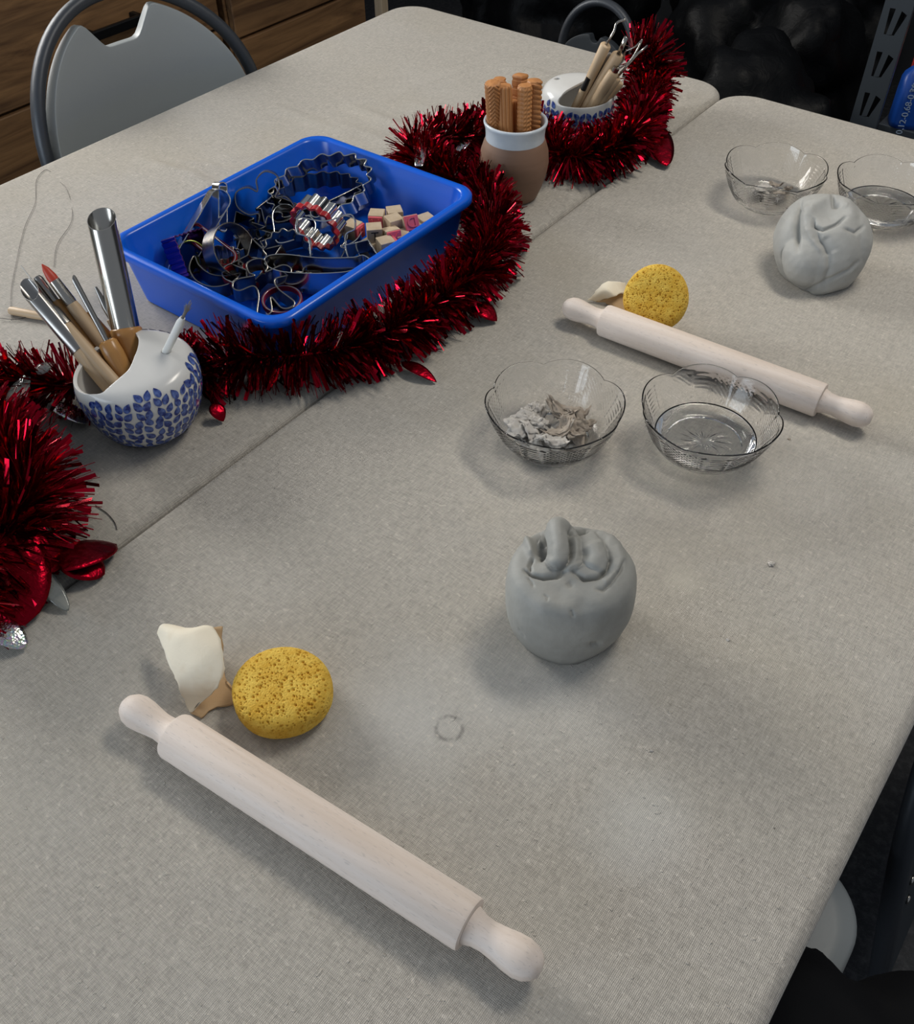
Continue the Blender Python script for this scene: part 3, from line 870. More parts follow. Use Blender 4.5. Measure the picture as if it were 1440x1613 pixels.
sculpt(b, M, [
    (c1((600, 190), (620, 330), (640, 470), (630, 590), (540, 660)), .0075, .0085),
    (c1((330, 285), (350, 380), (385, 490), (395, 560)), .0055, .0042),
    (c1((930, 420), (980, 560), (930, 670)), .0050, .0105),
    (c1((800, 600), (830, 680)), .0030, .006),
    (c1((1060, 340), (1160, 450), (1195, 580), (1150, 720)), .0030, .0050),
    (c1((640, 185), (760, 245), (900, 255), (1000, 300)), .0035, .0045),
    (c1((410, 340), (440, 440), (470, 540)), -.0075, .0048),
    (c1((470, 350), (490, 450), (500, 535), (480, 590)), -.0085, .0022),
    (c1((735, 330), (760, 430), (757, 520), (735, 595)), -.0100, .0022),
    (c1((735, 595), (690, 655), (640, 690)), -.0055, .0018),
    (c1((325, 685), (400, 730), (500, 752), (620, 738), (700, 690)), -.0062, .0017),
    (c1((405, 575), (368, 645), (385, 690)), -.0045, .0015),
    (c1((770, 700), (870, 765), (1000, 748), (1075, 690), (1100, 600), (1085, 520)), -.0065, .0019),
    (c1((720, 310), (820, 315), (900, 295)), -.0085, .0040),
    (c1((790, 340), (880, 300), (970, 310), (1050, 400), (1085, 520)), -.0045, .0022),
    (c1((1215, 600), (1190, 690), (1110, 800), (1040, 860), (980, 850)), -.0032, .0016),
    (c1((1040, 800), (1090, 770), (1150, 700)), .0028, .0040),
    (c1((350, 745), (390, 790), (405, 830)), -.0022, .0011), (c1((500, 903), (535, 930), (530, 960)), -.0014, .0009),
    (c1((270, 1210), (330, 1290)), -.0010, .0012), (c1((745, 1040), (770, 1110)), -.0016, .0016),
    (c1((650, 905)), -.0020, .0100), (c1((850, 1010)), -.0022, .0110), (c1((480, 1050)), .0016, .0140), (c1((720, 780), (760, 830)), -.0022, .0030),
    (c1((205, 1285), (280, 1385)), -.0040, .0022), (c1((920, 1360), (1010, 1350)), -.0035, .0024),
    (c1((880, 540)), -.0022, .0060)], 1)
b = finish_clay(b, 1, .0006)
o = obj('clay_lump', b, CLAY); o.matrix_basis = M
tag(o, 'grey clay lump with folded rolls on top, standing in front of the bowls', 'clay')
# far lump: a smooth sack-like lump with a gathered pocket
def f2(a, r, z):
    k = 1 + .06 * math.cos(2 * a + .5) + .05 * math.cos(3 * a - .8) - .03 * math.cos(5 * a + .3) * max(0, 1 - z / .05)
    return r * k, z
bm = bmesh.new()
shell(bm, [(0, 0), (.046, 0), (.054, .005), (.061, .018), (.0655, .033), (.064, .048), (.058, .062), (.049, .075), (.036, .085), (.018, .090), (0, .091)], f2)
blob(bm, (-.022, -.026, .036), (.044, .034, .034), (.1, -.15, .3))
blob(bm, (.034, -.006, .046), (.034, .042, .038), (0, 0, .2))
for v in bm.verts: v.co = Vector((v.co.x * (.95 - .9 * max(0, v.co.z - .05)), v.co.y * 1.06 + .20 * v.co.z, v.co.z * 1.15))
b = remeshed(bm, .0012, 14, .5)
p = at(1284, 431, 0); M = TR(Vector((p.x, p.y, T)), YAW)
c2 = lambda *q: [(1090 + x / 4.114, 200 + y / 4.114) for x, y in q]
sculpt(b, M, [
    (c2((640, 560), (600, 700), (570, 850)), .0040, .0110),
    (c2((745, 660), (745, 580), (790, 505), (870, 465), (940, 455), (1010, 490), (1050, 570)), .0055, .0065),
    (c2((740, 900)), .0050, .0280), (c2((1030, 760)), .0030, .0260),
    (c2((745, 650), (780, 730), (860, 810)), .0040, .0050),
    (c2((705, 480), (686, 560), (680, 660), (690, 800)), -.0085, .0035),
    (c2((890, 570)), -.0085, .0170), (c2((840, 720), (900, 830)), -.0050, .0090),
    (c2((790, 600), (790, 645), (850, 668), (950, 622), (995, 585)), -.0060, .0022),
    (c2((800, 650), (830, 740), (885, 830), (890, 920), (855, 1010)), -.0045, .0040),
    (c2((905, 455), (925, 500), (970, 508)), -.0055, .0022), (c2((960, 500), (1005, 520)), .0030, .0030),
    (c2((990, 660), (1055, 690), (1110, 645)), -.0035, .0024),
    (c2((690, 1095), (800, 1030), (900, 985), (1030, 920), (1070, 870)), -.0040, .0026),
    (c2((760, 1080), (900, 1050), (1030, 990)), .0030, .0060),
    (c2((720, 540), (760, 520)), .0020, .0040), (c2((880, 580)), .0018, .0080)], 3)
b = finish_clay(b, 4, .0005)
o = obj('clay_lump', b, CLAY_PALE); o.matrix_basis = M
tag(o, 'smooth pale clay lump gathered like a sack, beside the farther bowls', 'clay')

# ------------------------------------------------------------------ scalloped clear bowls
BR, BH = .0815, .058
def bowl_mesh():
    bm = bmesh.new(); SEG = 288
    def lobe(a): return abs(math.cos(3 * a)) ** .75
    def outer(a, t):       # t 0 base edge, 1 rim
        r = .050 + (BR - .050) * (t ** .72) ; z = .002 + (BH - .002) * t ** 1.12
        l = lobe(a)
        r *= 1 + (.055 * l - .05) * t ** 2; z *= 1 + (.12 * l - .10) * t ** 3
        # pressed cut-glass relief
        if .08 < t < .9:
            w = min(1, (t - .08) / .06, (.9 - t) / .06)
            k = (a * 3 / PI) % 1.0
            if t < .36: rel = abs(math.sin(60 * a)) * .0006
            elif abs(k - .5) < .30: rel = abs(math.sin(36 * a + t * 34) * math.sin(36 * a - t * 34)) * .0010
            elif abs(k - .5) < .36: rel = .0008
            else: rel = .0007 * abs(math.sin(t * 40)) * abs(math.cos(9 * a))
            r += rel * w
        return r, z
    def inner(a, t):
        r, z = .0475 + (BR - .0019 - .0475) * (t ** .72), .0045 + (BH - .0045) * t ** 1.12
        l = lobe(a); r *= 1 + (.055 * l - .05) * t ** 2; z *= 1 + (.12 * l - .10) * t ** 3
        return r, z
    N = 56; rings = []
    def ring(f): 
        rows = []
        for k in range(SEG):
            a = 2 * PI * k / SEG; r, z = f(a); rows.append(bm.verts.new((r * math.cos(a), r * math.sin(a), z)))
        rings.append(rows)
    c0 = bm.verts.new((0, 0, .0022))
    def basef(a, q):
        z = .0022
        if .15 < q < .8: z += .0009 * abs(math.sin(8 * a + q * 3)) * math.sin(PI * (q - .15) / .65)
        if q < .3: z += .0006 * abs(math.sin(12 * a))
        if q > .86: z = 0
        return .050 * q, z
    for q in (.12, .2, .28, .36, .44, .52, .6, .68, .76, .82, .86, .9, .97): ring(lambda a: basef(a, q))
    for i in range(N + 1): ring(lambda a: outer(a, i / N))
    def rimf(a, u):
        r0, z0 = outer(a, 1); r1, z1 = inner(a, 1); return (r0 + r1) / 2 + (r0 - r1) / 2 * math.cos(u), z0 + .0013 * math.sin(u)
    for u in (.6, 1.57, 2.5): ring(lambda a: rimf(a, u))
    for i in range(N, -1, -4): ring(lambda a: inner(a, i / N))
    for q in (.9, .7, .5, .3, .15): ring(lambda a: (.0475 * q, .0045))
    c1 = bm.verts.new((0, 0, .0045))
    for A, B in zip(rings, rings[1:]):
        for k in range(SEG): bm.faces.new((A[k], A[(k + 1) % SEG], B[(k + 1) % SEG], B[k]))
    for k in range(SEG):
        bm.faces.new((c0, rings[0][(k + 1) % SEG], rings[0][k])); bm.faces.new((c1, rings[-1][k], rings[-1][(k + 1) % SEG]))
    return bm
BOWL_ME = mesh_from(bowl_mesh(), 'clear_bowl', GLASS)
bowl_pos = {}
for key, px, py, rz, lab in (('a', 869, 692, .1, 'clear scalloped bowl holding torn clay scraps, left of the nearer pair'),
                             ('b', 1107, 703, .45, 'clear scalloped bowl of water, right of the nearer pair, by the rolling pin'),
                             ('c', 1210, 316, .2, 'clear scalloped bowl with a few shade-toned clay crumbs, behind the smooth clay lump'),
                             ('d', 1386, 338, .5, 'clear scalloped bowl of water at the right edge of the near table')):
    p = at(px, py, 0); o = bpy.data.objects.new('clear_bowl', BOWL_ME); COL.objects.link(o)
    o.matrix_basis = TR(Vector((p.x, p.y, T + .0004)), YAW + rz); tag(o, lab, 'bowl', 'clear scalloped bowls'); bowl_pos[key] = p
WATER_LEVEL = .021
def water(key, lab):
    bm = bmesh.new(); p = bowl_pos[key]
    prof = [(0, .0049), (.044, .0049), (.0468, .0052)]
    for i in range(1, 7):
        t = i / 6 * .29
        prof.append((.0469 + (BR - .003 - .0475) * t ** .72 - .0003, .0049 + (BH - .0045) * t ** 1.12))
    r, z = prof[-1]; prof += [(r - .0012, z - .0008), (r - .004, z - .0012), (0, z - .0012)]
    lathe(bm, prof, 96)
    o = obj('water', bm, WATER); o.location = Vector((p.x, p.y, T + .0006))
    tag(o, lab, 'water')
water('b', 'clear water in the nearer right-hand bowl')
water('d', 'clear water in the bowl at the right edge of the table')
def scrap_mesh(seed, m):
    rn = random.Random(seed); bm = bmesh.new(); r = bmesh.ops.create_icosphere(bm, subdivisions=4, radius=1)
    o = Vector((seed * 3.7, seed * 1.3, 0)); s = (rn.uniform(.8, 1.2), rn.uniform(.5, .9), rn.uniform(.18, .34)); bend = rn.uniform(-.5, .5)
    for v in bm.verts:
        n = v.co.normalized(); d = 1 + .5 * noise.noise(n * 1.7 + o) + .28 * noise.noise(n * 4.5 + o) + .12 * noise.noise(n * 11 + o)
        c = n * d; v.co = Vector((c.x * s[0], c.y * s[1], c.z * s[2] + bend * (c.x * s[0]) ** 2 + .3 * noise.noise(Vector((c.x * 2, c.y * 2, seed)))))
    return mesh_from(bm, 'clay_scrap', m)
pale = [scrap_mesh(i + 1, CLAY_DRY) for i in range(6)]; shade_brn = [scrap_mesh(i + 21, CLAY_SHADE) for i in range(5)]
rn = random.Random(12)
def scraps(key, n, fx, rmax, smin, smax, grp, lab_pale, lab_shade, zmax, off):
    p = bowl_pos[key]; placed = []
    for i in range(n):
        brown = i % 100 >= fx  # brown pieces are clay with the shade painted into their colour
        a = rn.uniform(0, 2 * PI); r = rmax * math.sqrt(rn.random()); s = rn.uniform(smin, smax)
        ux, uy = r * math.cos(a), r * math.sin(a)
        if brown: ux = abs(ux) * .9 + .004; uy = uy * .8 + .004
        else: ux = ux - .010; uy -= .003
        ux += off[0]; uy += off[1]
        lvl = sum(1 for q in placed if (q[0] - ux) ** 2 + (q[1] - uy) ** 2 < (.75 * (q[2] + s)) ** 2)
        z = .0065 + s * .30 + min(zmax, lvl * .0058)
        rim = .046 + max(0, z - .005) * .55 - s * .9
        rr = math.hypot(ux, uy)
        if rr > rim: ux *= rim / rr; uy *= rim / rr
        placed.append((ux, uy, s))
        o = bpy.data.objects.new('clay_scrap', rn.choice(shade_brn if brown else pale)); COL.objects.link(o)
        wx = ux * math.cos(YAW) - uy * math.sin(YAW); wy = ux * math.sin(YAW) + uy * math.cos(YAW)
        o.matrix_basis = TR(Vector((p.x + wx, p.y + wy, T + z)), rn.uniform(0, 6.3), rn.uniform(-.5, .5), rn.uniform(-.5, .5)) @ Matrix.Scale(s, 4)
        tag(o, lab_shade if brown else lab_pale, 'clay scrap', grp[1] if brown else grp[0])
scraps('a', 46, 34, .043, .008, .0165, ('pale clay scraps in the nearer bowl', 'shade-toned clay scraps in the nearer bowl'),
       'torn pale grey clay scrap in the heap in the nearer left bowl', 'clay scrap toned brown for shade in the heap in the nearer left bowl', .018, (0, 0))
scraps('c', 20, 8, .030, .004, .0105, ('pale crumbs in the farther bowl', 'shade-toned crumbs in the farther bowl'),
       'small pale clay crumb in the farther left bowl', 'small clay crumb toned brown for shade in the farther left bowl', .010, (.004, .0))

# crumbs and threads on the cloth
for i, (px, py, s, lab) in enumerate(((1215, 889, .0038, 'white clay crumb on the cloth right of the folded clay lump'), (1147, 1008, .002, 'tiny pale crumb on the cloth near the right table edge'),
                                      (1243, 692, .002, 'tiny dark crumb on the cloth beside the water bowl'), (1027, 1183, .0022, 'thin pale lint crumb on the cloth below the folded clay lump'))):
    p = at(px, py, 0); o = bpy.data.objects.new('clay_crumb', (pale if i != 2 else shade_brn)[i % 4]); COL.objects.link(o)
    o.matrix_basis = TR(Vector((p.x, p.y, T + s * .35)), i * 1.3) @ Matrix.Scale(s, 4); tag(o, lab, 'crumb')
for i, (pts, lab) in enumerate((([(18, 505), (17, 465), (22, 430), (38, 360), (55, 320), (57, 285), (70, 268), (80, 270)], 'fine dark wire curling on the far cloth, left of the other wire'),
                                ([(85, 420), (90, 385), (112, 350), (112, 320), (104, 296), (95, 287)], 'fine dark wire curling on the far cloth behind the steel tube'),
                                ([(150, 796), (168, 808), (180, 822), (184, 834)], 'thin thread hanging into the gap between the tables'))):
    bm = bmesh.new(); tube(bm, catmull([at(*q, .0012) for q in pts], 8), .00035 if i < 2 else .0005, 6)
    o = obj('loose_wire' if i < 2 else 'loose_thread', bm, WIRE); tag(o, lab, 'wire' if i < 2 else 'thread')

# ------------------------------------------------------------------ blue tray
TX, TY, TH = -.925, .8425, .090
t = thing('plastic_tray', 'bright blue plastic tray full of metal cutters on the far table', 'tray', Vector((TX, TY, T + .0005)))
hx, hy, cr = .166, .213, .036
prof = [(-.048, 0.0), (-.026, 0.0), (-.022, .002), (-.011, .073), (-.0085, .077), (-.001, .0775), (0, .079), (0, .0865), (-.0012, .0885), (-.004, .0898), (-.009, .0898), (-.0125, .0885), (-.014, .086),
        (-.0160, .071), (-.0175, .0695), (-.0255, .009), (-.0285, .0050), (-.034, .0036), (-.06, .0034)]
bm = bmesh.new()
loft(bm, [[Vector((x, y, z)) for x, y in rrect(hx + d, hy + d, max(.012, cr + d * .5), 12)] for d, z in prof], cap0=True, cap1=True)
obj('tray_body', bm, BLUE_PLASTIC, t, sharp=50)
TF = .0050       # inner floor above the table

# ------------------------------------------------------------------ cookie cutters
def cutter_bm(pts, h, th=.0004, lip=.0006, mi=0):
    """metal band following a closed outline, rolled edge on top"""
    bm = bmesh.new(); n = len(pts); P = [Vector((p[0], p[1])) for p in pts]
    nrm = []
    for i in range(n):
        d = (P[(i + 1) % n] - P[i - 1]).normalized(); nrm.append(Vector((d.y, -d.x)))
    rows = []
    for off, z in ((th, 0), (th, h - lip), (th + lip, h - lip * .8), (th + lip, h + lip * .4), (0, h + lip), (-th - lip * .6, h + lip * .4), (-th - lip * .6, h - lip * .8), (-th, h - lip), (-th, 0)):
        rows.append([bm.verts.new((P[i].x + nrm[i].x * off, P[i].y + nrm[i].y * off, z)) for i in range(n)])
    rows.append(rows[0])
    for A, B in zip(rows, rows[1:]):
        for k in range(n): bm.faces.new((A[k], A[(k + 1) % n], B[(k + 1) % n], B[k]))
    return bm
def rim_bm(pts, h, z, th=.0017):
    bm = bmesh.new(); n = len(pts); P = [Vector((p[0], p[1])) for p in pts]; nrm = []
    for i in range(n):
        d = (P[(i + 1) % n] - P[i - 1]).normalized(); nrm.append(Vector((d.y, -d.x)))
    rows = [[bm.verts.new((P[i].x + nrm[i].x * off, P[i].y + nrm[i].y * off, zz)) for i in range(n)] for off, zz in ((th, z), (th, z + h), (-th, z + h), (-th, z))]
    rows.append(rows[0])
    for A, B in zip(rows, rows[1:]):
        for k in range(n): bm.faces.new((A[k], A[(k + 1) % n], B[(k + 1) % n], B[k]))
    return bm
def polar(fn, n=120): return [(fn(2 * PI * k / n) * math.cos(2 * PI * k / n), fn(2 * PI * k / n) * math.sin(2 * PI * k / n)) for k in range(n)]
def ctrl(P, s=1.0, n=7): return [(p.x * s, p.y * s) for p in catmull([(x, y, 0) for x, y in P], n, True)]
def poly(P, s=1.0, n=6):
    out = []
    for i, p in enumerate(P):
        q = P[(i + 1) % len(P)]
        for k in range(n): out.append(((p[0] + (q[0] - p[0]) * k / n) * s, (p[1] + (q[1] - p[1]) * k / n) * s))
    return out
SH = {
 'oval': lambda: polar(lambda a: 1 / math.sqrt((math.cos(a)) ** 2 + (math.sin(a) / .42) ** 2)),
 'slim': lambda: [(x, y) for x, y in rrect(1, .30, .29, 12)],
 'strip': lambda: [(x, y) for x, y in rrect(1, .20, .19, 12)],
 'circle': lambda: polar(lambda a: 1),
 'ruffle': lambda: [(x, y * .62) for x, y in polar(lambda a: 1 + .055 * math.cos(18 * a), 220)],
 'ruffle_round': lambda: polar(lambda a: 1 + .06 * math.cos(14 * a), 180),
 'square_ruffle': lambda: [(x * (1 + .04 * math.sin(26 * k / 80 * 2 * PI)), y * (1 + .04 * math.sin(26 * k / 80 * 2 * PI))) for k, (x, y) in enumerate(poly([(-1, -1), (1, -1), (1, 1), (-1, 1)], .8, 20))],
 'star': lambda: poly([((1 if k % 2 == 0 else .5) * math.cos(R(90 + 36 * k)), (1 if k % 2 == 0 else .5) * math.sin(R(90 + 36 * k))) for k in range(10)], 1, 6),
 'heart': lambda: ctrl([(0, -1), (.55, -.45), (.95, .1), (.9, .62), (.5, .85), (.1, .65), (0, .4), (-.1, .65), (-.5, .85), (-.9, .62), (-.95, .1), (-.55, -.45)]),
 'club': lambda: ctrl([(-.12, -1), (.12, -1), (.13, -.35), (.45, -.45), (.85, -.25), (.92, .12), (.6, .38), (.28, .3), (.36, .6), (.22, .95), (-.15, 1.0), (-.38, .7), (-.3, .35), (-.62, .4), (-.95, .15), (-.85, -.25), (-.45, -.42), (-.13, -.35)]),
 'man': lambda: ctrl([(0, 1), (.28, .9), (.3, .6), (.2, .45), (.75, .5), (.95, .3), (.8, .1), (.35, .1), (.32, -.25), (.6, -.85), (.4, -1), (.15, -.9), (0, -.45), (-.15, -.9), (-.4, -1), (-.6, -.85), (-.32, -.25), (-.35, .1), (-.8, .1), (-.95, .3), (-.75, .5), (-.2, .45), (-.3, .6), (-.28, .9)]),
 'tee': lambda: ctrl([(-.85, 1), (0, .85), (.85, 1), (.95, .55), (.62, .35), (.62, -.3), (.85, -.9), (.5, -1), (.0, -.6), (-.5, -1), (-.85, -.9), (-.62, -.3), (-.62, .35), (-.95, .55)], 1, 6),
 'boat': lambda: ctrl([(-1, .12), (-.7, .22), (0, .2), (.6, .28), (.8, .36), (.98, .2), (.78, .02), (.55, -.12), (0, -.22), (-.6, -.24), (-.95, -.1)], 1, 9),
 'house': lambda: poly([(-.7, -.9), (.7, -.9), (.7, .2), (.95, .2), (0, 1), (-.95, .2), (-.7, .2)], 1, 8),
 'moon': lambda: ctrl([(.3, 1), (-.35, .85), (-.8, .3), (-.8, -.35), (-.35, -.85), (.3, -1), (-.05, -.6), (-.25, 0), (-.05, .6)]),
 'tree': lambda: poly([(0, 1), (.4, .35), (.2, .35), (.6, -.2), (.35, -.2), (.8, -.75), (.15, -.75), (.15, -1), (-.15, -1), (-.15, -.75), (-.8, -.75), (-.35, -.2), (-.6, -.2), (-.2, .35), (-.4, .35)], 1, 4),
}
UX = Vector((math.cos(YAW), math.sin(YAW), 0)); UY = Vector((-math.sin(YAW), math.cos(YAW), 0)); UZ = Vector((0, 0, 1))
def loc(x, y, z): return UX * x + UY * y + UZ * z
def contain(M, pts):
    """shift sideways until the points are inside the sloping tray walls"""
    sx = sy = 0
    for v in pts:
        z = v.z - T
        if z < .092:
            k = .0185 + max(0, .0695 - z) * .14; lx, ly = hx - k, hy - k
            dx, dy = v.x - TX, v.y - TY
            ex = max(0, abs(dx) - lx) * (-1 if dx > 0 else 1); ey = max(0, abs(dy) - ly) * (-1 if dy > 0 else 1)
            if abs(ex) > abs(sx): sx = ex
            if abs(ey) > abs(sy): sy = ey
    return Matrix.Translation((sx, sy, 0)) @ M
def cutter(shape, size, h, px, py, dz, ang, axis, label, m=TIN, rim=None, name='cookie_cutter'):
    """centre seen at px,py at height dz; axis = band direction in (image right, away, up); ang = turn in its own plane"""
    pts = [(x * size, y * size) for x, y in SH[shape]()]
    ax = loc(*axis).normalized()
    ref = UX if abs(ax.dot(UX)) < .85 else UY
    M = frame(at(px, py, dz + .008), ref, ax) @ Matrix.Rotation(ang, 4, 'Z') @ Matrix.Translation((0, 0, -h / 2))
    t = thing(name, label, 'cookie cutter', M)
    o = obj('metal_band', cutter_bm(pts, h), m, t, sharp=60)
    allo = [M @ v.co for v in o.data.vertices]
    if rim: obj('coloured_rim', rim_bm(pts, *rim), RED_PLASTIC, t, sharp=40)
    M = contain(M, allo); t.matrix_basis = M
    low = min(v.z for v in allo)
    if low < T + TF: t.matrix_basis = Matrix.Translation((0, 0, T + TF + .0003 - low)) @ M
    return t
cutter('strip', .072, .021, 304, 366, .050, R(52), (.50, -.72, .30), 'tall narrow loop cutter standing on edge at the left of the tray')
cutter('strip', .034, .018, 346, 326, .070, R(84), (.60, -.55, .25), 'short bent steel strip cutter hooked over the tall narrow one')
cutter('circle', .037, .026, 362, 396, .042, 0, (.72, -.40, .45), 'round steel cutter leaning against the tall narrow one', m=TIN_DARK)
cutter('slim', .042, .024, 328, 386, .034, R(-38), (-.05, -.65, .75), 'slim cutter with a red rim inside the left cutters', rim=(.006, .018))
cutter('square_ruffle', .034, .030, 268, 395, .024, .5, (.65, -.30, .35), 'purple ruffled square cutter against the left tray corner', TIN_PURPLE)
cutter('circle', .022, .024, 296, 405, .024, 0, (.5, -.6, .5), 'small green-tinted round cutter beside the purple one', TIN_GREEN)
cutter('club', .046, .028, 412, 318, .052, R(-14), (.15, -.93, .35), 'three-lobed steel cutter standing upright at the left rear of the tray', m=TIN_DARK)
cutter('ruffle', .080, .030, 487, 285, .046, R(14), (-.15, -.50, .85), 'large fluted oval cutter leaning at the back of the tray')
cutter('ruffle', .064, .028, 492, 300, .028, R(12), (.0, -.25, 1), 'smaller fluted oval cutter nested in the large one', m=TIN_DARK)
cutter('strip', .054, .024, 538, 326, .024, R(38), (.1, -.3, 1), 'long flat rounded cutter beside the letter stamps')
cutter('ruffle_round', .036, .030, 502, 350, .052, 0, (-.35, -.72, -.15), 'wavy cutter with a red lower rim near the middle of the tray', rim=(.009, .0215))
cutter('tee', .042, .028, 518, 390, .050, R(4), (.05, -.86, .50), 'shirt-shaped steel cutter standing near the middle front')
cutter('boat', .074, .028, 502, 430, .042, R(-10), (-.05, -.18, 1), 'long boat-shaped cutter lying at the front of the tray')
cutter('man', .044, .028, 420, 462, .026, R(25), (.12, -.40, .9), 'figure-shaped steel cutter lying at the front left of the tray', m=TIN_DARK)
cutter('star', .040, .026, 412, 420, .030, .3, (-.15, -.45, .9), 'star-shaped cutter in the middle left of the tray', m=TIN_DARK)
cutter('ruffle_round', .032, .026, 452, 402, .036, 0, (.25, -.6, .75), 'fluted round cutter between the star and the shirt shape', m=TIN_DARK)
cutter('circle', .026, .022, 446, 480, .014, 0, (0, -.15, 1), 'round red-rimmed cutter in the front corner of the tray', rim=(.008, .014))
cutter('heart', .030, .024, 388, 440, .016, .4, (0, -.25, 1), 'heart-shaped cutter with a red rim under the figure cutter', rim=(.008, .013))
cutter('moon', .036, .024, 338, 436, .016, R(70), (.15, -.25, 1), 'crescent cutter lying near the left front wall of the tray', m=TIN_DARK)
cutter('house', .033, .026, 566, 416, .022, R(-20), (.1, -.4, 1), 'house-shaped cutter by the front long wall of the tray')
cutter('tree', .042, .024, 376, 368, .016, R(30), (0, -.3, 1), 'tree-shaped cutter lying flat beneath the round one', m=TIN_DARK)
cutter('heart', .034, .026, 458, 366, .018, R(-30), (.15, -.5, .9), 'plain heart-shaped cutter lying below the wavy one')
cutter('circle', .024, .022, 590, 404, .014, 0, (.1, -.2, 1), 'small plain round cutter by the front long wall')
cutter('house', .034, .026, 434, 342, .014, R(15), (.1, -.2, 1), 'house-shaped cutter lying flat behind the heart-shaped ones', m=TIN_DARK)
cutter('star', .036, .024, 475, 436, .014, R(10), (0, -.1, 1), 'star cutter with a red rim lying under the boat-shaped one', rim=(.008, .013), m=TIN_DARK)
cutter('slim', .040, .024, 520, 446, .016, R(-5), (0, -.2, 1), 'slim flat cutter under the boat-shaped one at the front wall')
cutter('ruffle_round', .030, .024, 345, 412, .014, 0, (0, .2, 1), 'fluted round cutter lowest under the round one at the left')
cutter('moon', .034, .024, 540, 372, .016, R(200), (0, -.2, 1), 'crescent cutter lying between the shirt shape and the stamps')
cutter('tree', .034, .024, 405, 380, .014, R(-60), (.1, .1, 1), 'tree-shaped cutter lying flat under the star')

# ------------------------------------------------------------------ letter stamps
def stamp(px, py, dz, yaw, pad, label, letter=None, ink=None, s=.0225, tilt=(0, 0)):
    M = TR(at(px, py, dz + s / 2), YAW + yaw, tilt[0], tilt[1])
    h_ = s / 2 + .005; M = contain(M, [M @ Vector((x * h_, y * h_, z * h_)) for x in (-1, 1) for y in (-1, 1) for z in (-1, 1)])
    t = thing('letter_stamp', label, 'letter stamp', M)
    bm = bmesh.new(); box(bm, s, s, s, None, .0008); obj('block', bm, STAMP_WOOD, t, smooth=False)
    FR = {'front': Euler((PI / 2, 0, 0)), 'right': Euler((PI / 2, 0, PI / 2)), 'left': Euler((PI / 2, 0, -PI / 2)), 'top': Euler((0, 0, 0)), 'back': Euler((PI / 2, 0, PI))}
    def face(d): return FR[d].to_matrix().to_4x4()
    if pad:
        bm = bmesh.new(); box(bm, s * .93, s * .93, .004, face(pad) @ Matrix.Translation((0, 0, s / 2 + .002)), .0008)
        pd = obj('rubber_pad', bm, RUBBER, t, smooth=False)
        if letter:
            b = text_bm(letter, s * .95, .0008)
            bmesh.ops.transform(b, matrix=face(pad) @ Matrix.Translation((0, 0, s / 2 + .0048)) @ Matrix.Scale(-1, 4, (1, 0, 0)), verts=b.verts)
            obj('raised_letter', b, RUBBER, pd, smooth=False)
    if ink:
        b = text_bm(ink, s * .85, .0001)
        bmesh.ops.transform(b, matrix=face('front') @ Matrix.Translation((0, 0, s / 2 + .0002)), verts=b.verts)
        obj('printed_letter', b, INK, t, smooth=False)
    return t
Z0 = TF + .0003; Z1 = Z0 + .0350
stamp(594, 345, Z1 - .006, R(-6), 'front', 'letter stamp at the back left of the heap, pink pad facing front', 'H')
stamp(622, 340, Z1 - .006, R(14), None, 'bare-topped letter stamp at the very back of the heap')
stamp(621, 353, Z1 - .004, R(30), None, 'plain wooden stamp in the middle of the heap, left of the D')
stamp(645, 352, Z1 - .002, R(22), 'front', 'letter stamp with a pink D tilted up on the heap', 'D', tilt=(-.55, 0))
stamp(671, 352, Z1 - .012, R(34), None, 'wooden stamp at the right end of the heap by the tray wall')
stamp(660, 366, Z1 - .016, R(30), 'left', 'wooden stamp by the front wall showing a sliver of pink pad', None)
stamp(617, 372, Z1 - .008, R(24), 'front', 'letter stamp with a pink X face beside the T stamp', 'X', tilt=(-.25, 0))
stamp(633, 377, Z1 - .014, R(26), None, 'wooden stamp right of the pink X by the front wall')
stamp(590, 367, Z1 - .004, R(8), None, 'letter stamp with a black printed T on its side', None, 'T')
stamp(556, 362, Z0 + .016, R(-32), 'right', 'letter stamp with a pink pad at the left end of the heap', 'R')
stamp(608, 388, Z0 + .026, R(26), 'right', 'wooden stamp lowest at the front of the heap', None, 'J')
stamp(584, 390, Z0 + .010, R(50), None, 'pale stamp lying at the foot of the heap beside the house cutter')
for i, (px, py, yw, lab) in enumerate(((600, 362, .2, 'stamp buried under the back left of the heap'), (635, 365, .5, 'stamp buried under the pink D'), (655, 372, .6, 'stamp buried against the front wall'))):
    stamp(px, py + 6, Z0 + .006, yw, None, lab)

